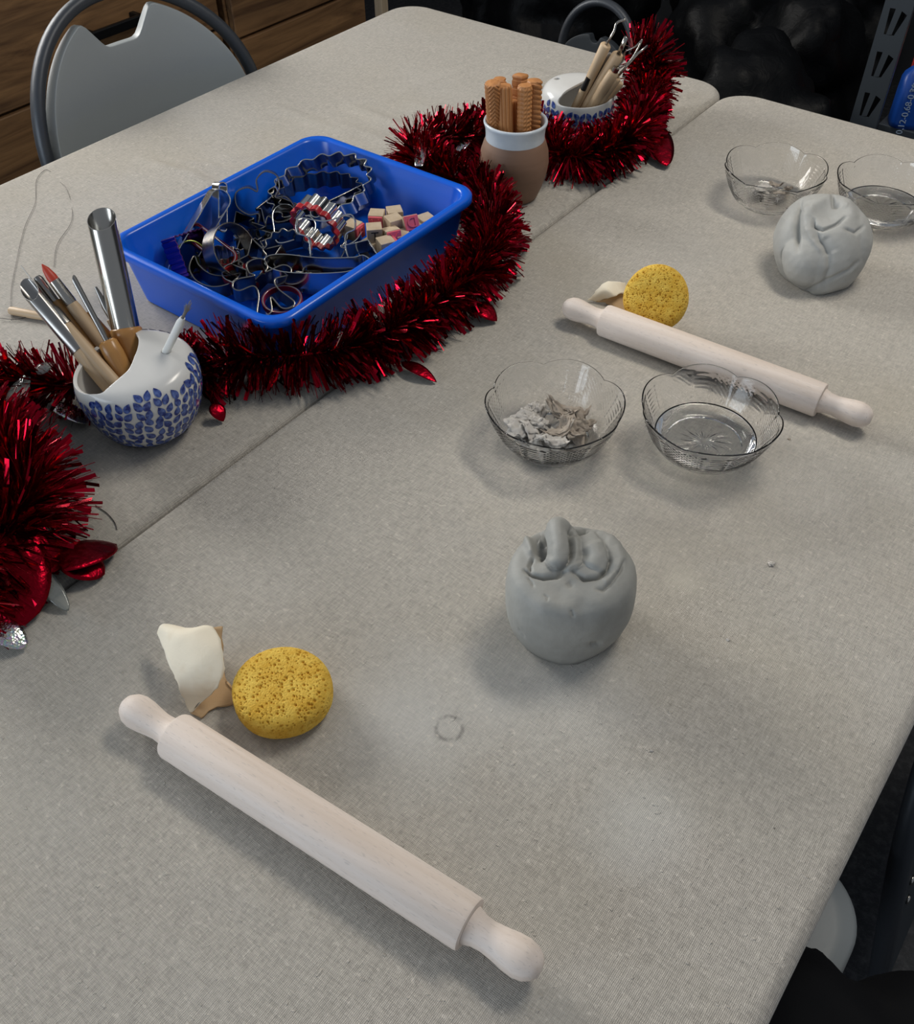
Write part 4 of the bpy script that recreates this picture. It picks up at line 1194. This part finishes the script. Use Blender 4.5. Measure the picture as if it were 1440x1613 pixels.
# ------------------------------------------------------------------ brown jar and carved rollers
p = at(808, 307, 0); JAR = Vector((p.x, p.y, T + .0005))
t = thing('stoneware_jar', 'brown stoneware jar with a pale glazed rim holding carved rollers', 'jar', JAR)
bm = bmesh.new()
lathe(bm, [(0, 0), (.036, 0), (.0395, .002), (.046, .018), (.0525, .040), (.0550, .058), (.0535, .076), (.0490, .090), (.0462, .0965)], 72)
obj('jar_body', bm, BROWN_CLAY, t)
bm = bmesh.new()
lathe(bm, [(.0462, .0945), (.0464, .0965), (.0462, .103), (.0470, .113), (.0492, .1195), (.0500, .122), (.0492, .1242), (.0470, .1248), (.0448, .1225), (.0432, .115), (.0425, .104), (.045, .09), (.050, .075), (.050, .04), (.035, .006), (0, .006)], 72)
obj('glazed_rim', bm, RIM_GLAZE, t)
def roller(px_top, py_top, dz_top, off, r, kind, label):
    """carved stick; top centre seen at px,py,dz; foot inside the jar at local offset"""
    top = at(px_top, py_top, dz_top); foot = JAR + loc(off[0], off[1], .012)
    M = axis_frame(foot, top); L = (top - foot).length
    t = thing('carved_roller', label, 'texture roller', M, 'carved rollers in the jar')
    bm = bmesh.new(); NZ, NA = 240, 96; base_ang = random.random() * 6
    rings = []
    for i in range(NZ + 1):
        z = L * i / NZ; ring = []
        e = min(1, (L - z) / .003, z / .003 + .01)
        for k in range(NA):
            a = 2 * PI * k / NA + 0.0; d = 0
            if kind == 'flute': d = .0016 * (abs(math.cos(6 * a)) ** .6)
            elif kind == 'chevron':
                q = abs(((a / PI * 2) % 1) - .5) * 2; d = .0014 * (1 if math.sin(2 * PI * (z / .0062 + q * 1.6)) > 0 else 0)
            elif kind == 'basket':
                d = .0013 * abs(math.sin(5 * a)) ** .5 * (.5 + .5 * math.sin(2 * PI * (z / .0065 + (.5 if int(a / PI * 5) % 2 else 0) + math.sin(5 * a) * .3)))
            elif kind == 'ring':
                d = .0015 * (1 if math.sin(2 * PI * (z / .0075 + .6 * math.sin(a))) > 0 else 0)
            elif kind == 'square': d = r * (1 / max(abs(math.cos(a)), abs(math.sin(a))) - 1) * .6 - .001 * (1 if math.sin(2 * PI * z / .012) > .6 else 0)
            rr = (r - .0014 + d) * (.86 + .14 * math.sqrt(max(0, e)))
            ring.append(bm.verts.new((rr * math.cos(a), rr * math.sin(a), z)))
        rings.append(ring)
    for A, B in zip(rings, rings[1:]):
        for k in range(NA): bm.faces.new((A[k], A[(k + 1) % NA], B[(k + 1) % NA], B[k]))
    bm.faces.new(list(reversed(rings[0]))); bm.faces.new(rings[-1])
    obj('carved_stick', bm, ROLLER_WOOD, t, sharp=45)
roller(776, 130, .186, (-.024, .004), .0125, 'chevron', 'carved wooden roller with chevron grooves, leftmost in the jar')
roller(794, 134, .180, (-.010, -.020), .0118, 'flute', 'carved wooden roller with straight flutes at the front of the jar')
roller(827, 134, .180, (.014, -.018), .0118, 'basket', 'carved wooden roller with a woven pattern at the front right of the jar')
roller(842, 126, .180, (.028, .002), .0125, 'ring', 'carved wooden roller with slanting bands at the right of the jar')
roller(820, 117, .176, (.004, .020), .0115, 'square', 'square-sided carved roller standing highest at the back of the jar')
roller(786, 124, .176, (-.014, .022), .0115, 'ring', 'carved roller behind the chevron one with only its end showing')
roller(808, 158, .145, (.002, .006), .0085, 'flute', 'short plain roller in the middle of the jar between the taller ones')

# ------------------------------------------------------------------ blue and white pots
def leaf_pot(label, center, prof, yaw, g, hole, seed, ptop):
    """lidded pot with the top cut away where g(point) < 0; painted leaves below height ptop"""
    t = thing('ceramic_tool_pot', label, 'pot', TR(center, yaw))
    bm = bmesh.new(); P = catmull([(r, z, 0) for r, z in prof], 14); SEG = 180
    pr = [(max(0, v.x), v.y) for v in P]; pr[0] = (0, pr[0][1]); pr[-1] = (0, pr[-1][1])
    rings = lathe(bm, pr, SEG)
    ztop = prof[-1][1]
    dele = [f for f in bm.faces if g(f.calc_center_median()) < 0]
    bmesh.ops.delete(bm, geom=dele, context='FACES')
    if hole:
        hx_, hy_, hr = hole
        dele = [f for f in bm.faces if f.calc_center_median().z > ztop - .012 and (f.calc_center_median().x - hx_) ** 2 + (f.calc_center_median().y - hy_) ** 2 < hr * hr]
        bmesh.ops.delete(bm, geom=dele, context='FACES')
    for _ in range(14):
        be = [e for e in bm.edges if e.is_boundary]; nb = {}
        for e in be:
            a, b = e.verts; nb.setdefault(a, []).append(b); nb.setdefault(b, []).append(a)
        new = {v: (v.co * 2 + n[0].co + n[1].co) / 4 for v, n in nb.items() if len(n) == 2}
        for v, c in new.items(): v.co = c
    bmesh.ops.recalc_face_normals(bm, faces=bm.faces)
    bm.normal_update()
    # inner skin
    th = .0042; inner = {}; be = [e for e in bm.edges if e.is_boundary]; faces = list(bm.faces)
    sgn = 1 if sum((f.normal.dot(f.calc_center_median() - Vector((0, 0, ztop / 2))) for f in faces)) > 0 else -1
    for v in list(bm.verts): inner[v] = bm.verts.new(v.co - v.normal * th * sgn)
    for f in faces:
        try: bm.faces.new([inner[v] for v in reversed(f.verts)])
        except ValueError: pass
    for e in be:
        a, b = e.verts
        ma = (a.co + inner[a].co) / 2
        bm.faces.new((a, b, inner[b], inner[a]))
    body = obj('pot_body', bm, [WHITE_GLAZE, BLUE_GLAZE], t)
    mo = body.modifiers.new('b', 'BEVEL'); mo.width = .0014; mo.segments = 2; mo.limit_method = 'ANGLE'; mo.angle_limit = R(55)
    # brushed petals, thin raised strokes following the surface
    rn = random.Random(seed); bm = bmesh.new()
    def surf(a, s):     # s = profile parameter
        x = s * (len(pr) - 1); i = min(int(x), len(pr) - 2); u = x - i
        r = pr[i][0] + (pr[i + 1][0] - pr[i][0]) * u; z = pr[i][1] + (pr[i + 1][1] - pr[i][1]) * u
        return Vector((r * math.cos(a), r * math.sin(a), z)), (pr[i + 1][0] - pr[i][0], pr[i + 1][1] - pr[i][1]), r
    arc = [0]
    for (r0, z0), (r1, z1) in zip(pr, pr[1:]): arc.append(arc[-1] + math.hypot(r1 - r0, z1 - z0))
    row = 0; want = .030
    while want < arc[-1] * .8:
        k = next(i for i in range(len(arc)) if arc[i] >= want); s0 = k / (len(pr) - 1); rad = pr[k][0]
        want += .0112; row += 1
        nn = max(8, int(2 * PI * rad / .0110))
        for j in range(nn):
            a = 2 * PI * (j + .5 * (row % 2) + .35 * math.sin(row * 1.7) + rn.uniform(-.12, .12)) / nn; s = s0 + rn.uniform(-.006, .006)
            q, tg, r = surf(a, s)
            if q.z > ptop + .007 * math.sin(5 * a + 1) or g(q + Vector((0, 0, .009))) < 0: continue
            side = 1 if (j + row) % 2 else -1
            ang = PI / 2 - side * rn.uniform(.25, .8)
            ln = rn.uniform(.0058, .0068); wd = ln * rn.uniform(.66, .76)
            tl = Vector((math.cos(a) * tg[0], math.sin(a) * tg[0], tg[1])).normalized(); tt = Vector((-math.sin(a), math.cos(a), 0))
            if tl.z < 0: tl = -tl
            n = tt.cross(tl).normalized()
            if n.dot(Vector((math.cos(a), math.sin(a), .3))) < 0: n = -n
            ring = []
            for k in range(14):
                b = 2 * PI * k / 14; x = math.cos(b) * ln; y = math.sin(b) * wd * (1 - .45 * (math.cos(b) > 0) * math.cos(b))
                if k == 0: x *= 1.12
                X = tt * (x * math.cos(ang) - y * math.sin(ang)) + tl * (x * math.sin(ang) + y * math.cos(ang))
                # drop back onto the curved surface
                d = X.length; ring.append(q + X + n * (.0006 - d * d / (2 * max(r, .03)) * .95))
            c = bm.verts.new(q + n * .0009); vs = [bm.verts.new(v) for v in ring]
            for k in range(14): bm.faces.new((c, vs[k], vs[(k + 1) % 14]))
    obj('painted_leaves', bm, BLUE_GLAZE, t)
    return t
POT1 = Vector((-.8368, .4789, T + .0005))
leaf_pot('blue leaf-patterned white pot full of clay tools, at the near end of the far table', POT1,
         [(0, 0), (.018, 0), (.034, .0015), (.050, .008), (.061, .024), (.068, .044), (.0715, .066), (.0705, .082), (.066, .0925), (.056, .0985), (.036, .1015), (.015, .1025), (0, .1025)], YAW,
         lambda c: max(c.x - (.010 - 6 * (c.y - .012) ** 2), .085 + .26 * (c.x + .064) - c.z), (.037, .012, .0062), 3, .0915)
p = at(905, 212, 0); POT2 = Vector((p.x, p.y, T + .0005))
leaf_pot('blue leaf-patterned white pot of slim modelling tools behind the brown jar', POT2,
         [(0, 0), (.025, 0), (.047, .003), (.059, .018), (.0635, .040), (.0635, .062), (.061, .078), (.052, .088), (.034, .0915), (.015, .092), (0, .092)], YAW,
         lambda c: max(.004 + .9 * c.y - c.x, .074 - c.z), (-.036, .020, .006), 9, .070)

def stick(name, label, cat, a, b, parts, group=None):
    """tool along a->b ; parts: list of (part name, [(t mm from a, radius)...], material)"""
    M = axis_frame(a, b); t = thing(name, label, cat, M, group)
    for pn, prof, m in parts:
        bm = bmesh.new(); lathe(bm, [(0, prof[0][0])] + [(r, z) for z, r in prof] + [(0, prof[-1][0])], 20)
        obj(pn, bm, m, t, sharp=50)
    return t, (b - a).length
def inpot(c, x, y, z): return c + loc(x, y, z)
# front pot tools
def slant_tube(t, z0, z1, r, m, slope, name='steel_tube', th=.0008, turn=0.0):
    bm = bmesh.new(); SEG = 40; rows = []
    for rr, z in ((r, 0), (r, 1), (r - th, 1), (r - th, 0)):
        row = []
        for k in range(SEG):
            a = 2 * PI * k / SEG; zz = z0 if z == 0 else z1 + slope * rr * math.cos(a - turn)
            row.append(bm.verts.new((rr * math.cos(a), rr * math.sin(a), zz)))
        rows.append(row)
    for i in range(3):
        for k in range(SEG): bm.faces.new((rows[i][k], rows[i][(k + 1) % SEG], rows[i + 1][(k + 1) % SEG], rows[i + 1][k]))
    return obj(name, bm, m, t, sharp=45)
a = inpot(POT1, -.010, .010, .012); b = at(160, 345, .205)
t, L = stick('tube_cutter', 'big steel tube cutter with a turned wooden handle in the front pot', 'tube cutter', a, b,
             [('handle', [(0, .006), (.02, .010), (.06, .0135), (.094, .0186), (.100, .0188), (.102, .017)], HANDLE_TAN)])
zt = t.matrix_basis.to_3x3().transposed() @ (-loc(0.15, -.8, .5)); slant_tube(t, .098, L, .0165, STEEL, .85, turn=math.atan2(zt.y, zt.x))
GT = 'tools in the front pot'
a = inpot(POT1, -.002, -.022, .018); b = at(46, 456, .150)
t, L = stick('tube_cutter', 'smaller steel tube cutter leaning out at the far left of the front pot', 'tube cutter', a, b,
             [('handle', [(0, .006), (.015, .0108), (.104, .0108), (.114, .0095)], HANDLE_PALE)], GT)
zt = t.matrix_basis.to_3x3().transposed() @ (-loc(.2, -.8, .5)); slant_tube(t, .112, L, .0105, STEEL_DARK, 1.5, turn=math.atan2(zt.y, zt.x))
a = inpot(POT1, .006, -.028, .035); b = at(66, 468, .140); L = (b - a).length
t, L = stick('ferrule_brush', 'pale round-handled tool with a steel ferrule crossing the others', 'clay tool', a, b,
             [('handle', [(0, .005), (.01, .0074), (L - .042, .0070)], HANDLE_PALE), ('ferrule', [(L - .043, .0076), (L - .020, .0078), (L - .018, .006), (L, .0035)], STEEL_DARK)], GT)
a = inpot(POT1, -.012, -.004, .014); b = at(33, 418, .165); L = (b - a).length
t, L = stick('needle_tool', 'wooden needle tool with a long thin steel point', 'clay tool', a, b,
             [('handle', [(0, .005), (.01, .0076), (L - .068, .0076), (L - .060, .006)], HANDLE_TAN), ('needle', [(L - .062, .0038), (L - .036, .0030), (L - .03, .0012), (L, .0006)], STEEL_DARK)], GT)
a = inpot(POT1, -.014, .004, .014); b = at(58, 436, .155); L = (b - a).length
t, L = stick('ribbon_tool', 'wooden ribbon tool with dark steel wires beside the needle tool', 'clay tool', a, b,
             [('handle', [(0, .005), (.01, .0076), (L - .040, .0076), (L - .034, .0065)], HANDLE_TAN), ('ferrule', [(L - .036, .005), (L - .004, .0056), (L, .004)], STEEL_DARK)], GT)
a = inpot(POT1, -.006, .018, .014); b = at(66, 416, .172); L = (b - a).length
t, L = stick('rubber_shaper', 'pale-handled shaper with a red rubber tip', 'clay tool', a, b,
             [('handle', [(0, .005), (.01, .008), (L - .060, .008), (L - .053, .0070)], HANDLE_PALE), ('ferrule', [(L - .055, .0066), (L - .050, .0074), (L - .022, .0066)], STEEL),
              ('rubber_tip', [(L - .0225, .0060), (L - .017, .0062), (L - .007, .0042), (L, .0006)], RED_RUBBER)], GT)
a = inpot(POT1, .002, -.010, .012); b = at(119, 444, .160)
t, L = stick('hole_punch', 'tan-handled rod tool with a slanted steel tip beside the big tube', 'clay tool', a, b,
             [('handle', [(0, .006), (.03, .0105), (.090, .0124), (.104, .0112), (.107, .008)], HANDLE_TAN)], GT)
slant_tube(t, .104, L, .0034, STEEL_DARK, 2.2, 'steel_rod', .0006)
a = inpot(POT1, -.004, .022, .012); b = at(120, 462, .135)
stick('wooden_tool', 'plain tan wooden tool behind the rod tool', 'clay tool', a, b, [('handle', [(0, .005), (.02, .0085), (.10, .0085), (.13, .004)], HANDLE_TAN)], GT)
a = inpot(POT1, .000, .030, .012); b = at(152, 455, .140)
stick('trimming_knife', 'small steel-tipped knife half hidden behind the big tube', 'clay tool', a, b, [('handle', [(0, .005), (.02, .008), (.11, .007)], HANDLE_PALE), ('blade', [(.108, .004), (.125, .005), (.15, .0015)], STEEL_DARK)], GT)
a = inpot(POT1, -.002, -.018, .012); b = at(95, 515, .110)
stick('wooden_tool', 'tan wooden tool between the pale handles at the pot mouth', 'clay tool', a, b, [('handle', [(0, .005), (.02, .0095), (.08, .009), (.11, .005)], HANDLE_TAN)], GT)
# brush pen in the hole of the lid
Hh = POT1 + (Matrix.Rotation(YAW, 3, 'Z') @ Vector((.037, .012, .101))); b = at(296, 484, .165); a = Hh - (b - Hh).normalized() * .030
t, L = stick('detail_brush', 'white-gripped brush standing in the lid hole of the front pot', 'brush', a, b,
             [('grip', [(0, .003), (.004, .0046), (.080, .0046), (.088, .0028)], WHITE_PLASTIC)])
bm = bmesh.new()
for k in range(16):
    q = 2 * PI * k / 16; sp = .002 + .003 * random.random()
    tube(bm, [(.0014 * math.cos(q), .0014 * math.sin(q), .086), (.0016 * math.cos(q), .0016 * math.sin(q), .098), (sp * math.cos(q), sp * math.sin(q), .104 + .010 * random.random())], .0003, 5)
obj('bristles', bm, BRISTLE, t)
# loose tool lying behind the tinsel
a = at(16, 489, .006); b = at(105, 506, .007)
t, L = stick('wooden_tool', 'pale wooden stick lying on the far cloth behind the tinsel', 'clay tool', a, b, [('handle', [(0, .005), (.003, .0058), (.04, .0056), (.075, .004)], HANDLE_PALE)])
bm = bmesh.new(); tube(bm, catmull([at(0, 501, .003), at(25, 503, .003), at(60, 498, .004), at(110, 512, .004)], 6), .0006, 6)
tag(obj('loose_wire', bm, WIRE), 'dark wire beside the loose wooden stick at the left edge', 'wire')

# rear pot tools
GR = 'tools in the rear pot'
def wire_part(t, pts_world, r, m, name):
    Mi = t.matrix_basis.inverted(); bm = bmesh.new(); tube(bm, [Mi @ q for q in pts_world], r, 8); obj(name, bm, m, t)
a = inpot(POT2, -.012, -.004, .02); b = at(955, 70, .168)
t, L = stick('hook_tool', 'pale wooden tool with a hooked wire tip, tallest in the rear pot', 'clay tool', a, b, [('handle', [(0, .004), (.03, .0062), (L0 := .11, .0086), ((b - a).length - .002, .0092), ((b - a).length, .0075)], HANDLE_PALE)], GR)
wire_part(t, catmull([b, at(963, 57, .182), at(968, 48, .190), at(972, 36, .200), at(985, 31, .204)], 6), .0021, STEEL, 'hook')
a = inpot(POT2, -.004, -.010, .02); b = at(975, 85, .155)
t, L = stick('loop_tool', 'yellowish wooden tool with a flat steel end in the rear pot', 'clay tool', a, b, [('handle', [(0, .004), (.04, .0075), (.11, .0105), ((b - a).length - .003, .0105), ((b - a).length, .008)], HANDLE_PALE)], GR)
wire_part(t, [b, at(987, 58, .185)], .0040, STEEL, 'steel_end')
a = inpot(POT2, .004, -.016, .02); b = at(968, 112, .130)
t, L = stick('loop_tool', 'pale wooden tool with a pointed steel loop in the rear pot', 'clay tool', a, b, [('handle', [(0, .004), (.04, .0075), (.09, .010), ((b - a).length - .003, .0095), ((b - a).length, .007)], HANDLE_PALE), ('ferrule', [((b - a).length - .002, .0062), ((b - a).length + .008, .0058)], STEEL)], GR)
wire_part(t, catmull([b, at(982, 95, .145), at(985, 82, .160), at(1000, 74, .170), at(1012, 62, .180)], 6), .0014, STEEL, 'loop')
wire_part(t, catmull([b, at(990, 98, .145), at(1004, 78, .165), at(1012, 62, .180)], 6), .0014, STEEL, 'loop')
a = inpot(POT2, .012, -.012, .02); b = at(972, 122, .118)
t, L = stick('pin_tool', 'wooden tool with a straight steel pin, lowest in the rear pot', 'clay tool', a, b, [('handle', [(0, .004), (.04, .007), ((b - a).length - .003, .0085), ((b - a).length, .0065)], HANDLE_PALE)], GR)
wire_part(t, [b, at(1005, 84, .150), at(1020, 72, .160)], .0020, STEEL, 'pin')
a = inpot(POT2, -.020, -.012, .02); b = at(925, 128, .105)
t, L = stick('brush_tool', 'slim brush with a dark ferrule lying low in the rear pot', 'brush', a, b, [('handle', [(0, .003), (.03, .0055), (.075, .0055)], HANDLE_PALE), ('ferrule', [(.074, .005), (.098, .0045)], BLACK_METAL)], GR)
a = inpot(POT2, .018, -.004, .02); b = at(978, 130, .100)
stick('wooden_tool', 'plain wooden tool at the right rim of the rear pot', 'clay tool', a, b, [('handle', [(0, .004), (.03, .007), ((b - a).length - .004, .0075), ((b - a).length, .005)], HANDLE_PALE)], GR)
a = inpot(POT2, -.008, .008, .02); b = at(962, 84, .150)
stick('bristle_brush', 'thin grey bristle brush behind the tallest tool in the rear pot', 'brush', a, b, [('handle', [(0, .003), (.06, .004)], HANDLE_PALE), ('bristle_head', [(.06, .005), ((b - a).length - .01, .0065), ((b - a).length, .003)], BRISTLE)], GR)
# ------------------------------------------------------------------ tinsel garland
def keep_out(q):
    """strands bend round the tray, the pots and the jar"""
    x, y, z = q.x - TX, q.y - TY, q.z - T
    if z < .092:
        f = .022 * max(0, 1 - z / .077); ax, ay = .169 - f, .216 - f
        if abs(x) < ax and abs(y) < ay:
            if ax - abs(x) < ay - abs(y): q.x = TX + math.copysign(ax + .002, x)
            else: q.y = TY + math.copysign(ay + .002, y)
    for c, r in ((POT1, .076), (POT2, .068), (JAR, .059)):
        dx, dy = q.x - c.x, q.y - c.y; dd = math.hypot(dx, dy)
        if dd < r and z < .115: q.x, q.y = c.x + dx / max(dd, 1e-4) * r, c.y + dy / max(dd, 1e-4) * r
    return q
def tinsel(label, pathpx, seed, dens, leaves, lenf):
    rn = random.Random(seed)
    pts = [at(*q) for q in pathpx]
    P = catmull(pts, 12)
    root = thing('tinsel_garland', label, 'tinsel', Vector((pts[0].x, pts[0].y, T)))
    # core
    bm = bmesh.new(); tube(bm, P, .0018, 6); obj('core_wire', bm, FOIL_RED, root, world=True)
    d = [0]
    for a, b in zip(P, P[1:]): d.append(d[-1] + (b - a).length)
    bm = bmesh.new(); n = int(d[-1] * dens); j = 0; cl = Vector((seed * 5.1, 0, 0))
    for i in range(n):
        s = d[-1] * (i + rn.random()) / n
        while j < len(d) - 2 and d[j + 1] < s: j += 1
        u = (s - d[j]) / max(1e-9, d[j + 1] - d[j]); c = P[j].lerp(P[j + 1], u); tg = (P[j + 1] - P[j]).normalized()
        e1 = tg.cross(UZ)
        if e1.length < .1: e1 = tg.cross(UX)
        e1.normalize(); e2 = tg.cross(e1).normalized()
        a = rn.uniform(0, 2 * PI)
        dr = (e1 * math.cos(a) + e2 * math.sin(a)) + tg * (1.1 * noise.noise(c * 34 + cl) + rn.gauss(0, .16)); dr.normalize()
        L = lenf(s / d[-1]) * rn.uniform(.72, 1.08)
        if dr.z < 0:
            room = max(.004, c.z - T - .002)
            if dr.z * L < -room:      # lie down on the cloth
                dr.z = -room / L; dr.normalize()
        x = rn.random(); w = .0009 if x < .45 else (.0022 if x < .78 else .0054)
        side = dr.cross(Vector((rn.gauss(0, 1), rn.gauss(0, 1), rn.gauss(0, 1))))
        if side.length < 1e-4: continue
        side.normalize(); bend = dr.cross(side) * rn.gauss(0, .16) * L - UZ * L * .03
        prev = None; tip = c + dr * L + bend; tip.z = max(tip.z, T + .002)
        if (keep_out(tip.copy()) - tip).length > .02: continue
        for k in range(4):
            t = k / 3; q = c + dr * L * t + bend * t * t
            q.z = max(q.z, T + .0016 + .002 * rn.random())
            q = keep_out(q)
            hw = w / 2 * (1 if k < 3 else .9)
            cur = (bm.verts.new(q - side * hw), bm.verts.new(q + side * hw))
            if prev: bm.faces.new((prev[0], prev[1], cur[1], cur[0]))
            prev = cur
    st = obj('foil_strands', bm, FOIL_RED, root, smooth=False, world=True); st['kind'] = 'stuff'
    # leaves: base px, tip px (with heights), half width in m, material, blunt?
    for (b0, b1, hw, m, blunt, nm) in leaves:
        A, B = at(*b0), at(*b1); dr = B - A; L = dr.length; dr.normalize()
        sd = dr.cross(UZ).normalized(); up = sd.cross(dr).normalized()
        bm = bmesh.new(); g = []; NN = 16
        for i in range(NN + 1):
            t = i / NN
            w = hw * (math.sin(PI * t ** .8) ** .7 if not blunt else math.sin(PI * (.12 + .88 * t) ) ** .55 if t < .999 else 0)
            w = max(w, .0004); row = []
            for j in range(-3, 4):
                row.append(bm.verts.new(A + dr * L * t + sd * w * j / 3 + up * (.05 * hw * (1 - (j / 3) ** 2) + .004 * math.sin(PI * t))))
            g.append(row)
        for i in range(NN):
            for j in range(6): bm.faces.new((g[i][j], g[i + 1][j], g[i + 1][j + 1], g[i][j + 1]))
        low = min(v.co.z for v in bm.verts)
        if low < T + .001:
            for v in bm.verts: v.co.z += T + .001 - low
        o = obj(nm, bm, m, root, world=True)
        mo = o.modifiers.new('t', 'SOLIDIFY'); mo.thickness = .0003
    return root
RL, HL, CL = 'red_leaf', 'holographic_leaf', 'clear_leaf'
tinsel('red foil tinsel garland winding from the rear pot round the blue tray',
       [(996, 84, .098), (1020, 78, .104), (1032, 104, .080), (1022, 138, .050), (1014, 168, .042), (1000, 205, .040), (965, 232, .040), (918, 246, .038), (880, 240, .036), (850, 215, .034), (800, 205, .034), (740, 212, .036), (685, 222, .040),
        (652, 236, .040), (668, 262, .036), (712, 282, .034), (752, 302, .036), (775, 340, .038), (772, 390, .040), (745, 430, .040), (700, 466, .038), (640, 508, .036), (570, 542, .036), (500, 556, .036),
        (430, 562, .036), (365, 562, .036), (322, 575, .036), (290, 590, .034), (240, 598, .032), (175, 600, .034), (110, 604, .036), (50, 606, .036), (-10, 612, .038), (-70, 640, .04)], 5, 7200,
       [((778, 372, .040), (838, 378, .018), .024, LEAF_RED, False, RL), ((770, 412, .03), (822, 398, .022), .013, LEAF_HOLO, False, HL), ((775, 440, .02), (824, 432, .008), .011, LEAF_CLEAR, True, CL),
        ((745, 478, .02), (783, 506, .006), .016, LEAF_RED, False, RL), ((632, 570, .012), (688, 602, .004), .010, LEAF_RED, False, RL), ((660, 262, .060), (668, 218, .060), .010, LEAF_HOLO, True, HL),
        ((722, 238, .045), (742, 220, .045), .009, LEAF_HOLO, True, HL), ((1028, 195, .03), (1050, 262, .008), .024, LEAF_RED, True, RL), ((1030, 112, .06), (1052, 148, .05), .020, LEAF_RED, False, RL),
        ((334, 636, .020), (352, 664, .004), .010, LEAF_RED, False, RL), ((10, 665, .05), (46, 585, .055), .013, LEAF_CLEAR, False, CL), ((85, 640, .03), (140, 666, .006), .013, LEAF_HOLO, True, HL), ((60, 590, .06), (85, 572, .06), .01, LEAF_CLEAR, False, CL),
        ((255, 530, .01), (240, 540, .008), .006, LEAF_RED, False, RL)],
       lambda u: .055 + .002 * max(0, 1 - u * 9))
tinsel('burst of red tinsel with rounded foil leaves at the near end of the far table',
       [(-90, 640, .05), (-40, 690, .05), (10, 735, .050), (38, 775, .052), (30, 815, .046), (0, 850, .040), (-40, 900, .036), (-100, 960, .034)], 9, 9000,
       [((92, 890, .03), (184, 858, .006), .022, LEAF_RED, True, RL), ((100, 880, .022), (165, 905, .004), .020, LEAF_RED, True, RL), ((40, 850, .05), (95, 898, .016), .020, LEAF_RED, True, RL),
        ((-20, 850, .05), (40, 985, .006), .045, LEAF_RED, True, RL), ((55, 895, .02), (108, 962, .004), .010, LEAF_CLEAR, True, CL), ((-10, 985, .02), (42, 1020, .005), .013, LEAF_HOLO, True, HL)],
       lambda u: .074)
# ------------------------------------------------------------------ light
def area(name, loc_, target, sx, sy, power, color):
    l = bpy.data.lights.new(name, 'AREA'); l.shape = 'RECTANGLE'; l.size = sx; l.size_y = sy; l.energy = power; l.color = color
    o = bpy.data.objects.new(name, l); COL.objects.link(o); o.location = loc_
    d = Vector(target) - Vector(loc_); o.rotation_euler = d.to_track_quat('-Z', 'Y').to_euler()
    return o
area('window_daylight', (WX - .12, .8, 1.85), (0, .8, 1.70), 1.3, .92, 72, (1.0, .97, .92))
area('door_daylight', (-2.0, -2.9, 1.40), (-.5, .8, .75), 2.2, 1.7, 66, (.80, .90, 1.0))
area('ceiling_lamp', (-.15, 1.75, 2.68), (-.35, 1.0, 0), .9, .35, 22, (1.0, .93, .82))
w = bpy.data.worlds.new('world'); SC.world = w; w.use_nodes = True
w.node_tree.nodes['Background'].inputs[0].default_value = (.80, .88, 1.0, 1)
w.node_tree.nodes['Background'].inputs[1].default_value = .27
vs = SC.view_settings; SC.display_settings.display_device = 'sRGB'
vs.view_transform = 'Standard'; vs.look = 'None'; vs.exposure = 0.0; vs.gamma = 1.0; vs.use_curve_mapping = False
cy = SC.cycles
cy.max_bounces = 16; cy.transmission_bounces = 16; cy.glossy_bounces = 6; cy.diffuse_bounces = 4
cy.use_denoising = True; cy.sample_clamp_indirect = 10.0; cy.blur_glossy = .5
cy.caustics_refractive = True; cy.caustics_reflective = False
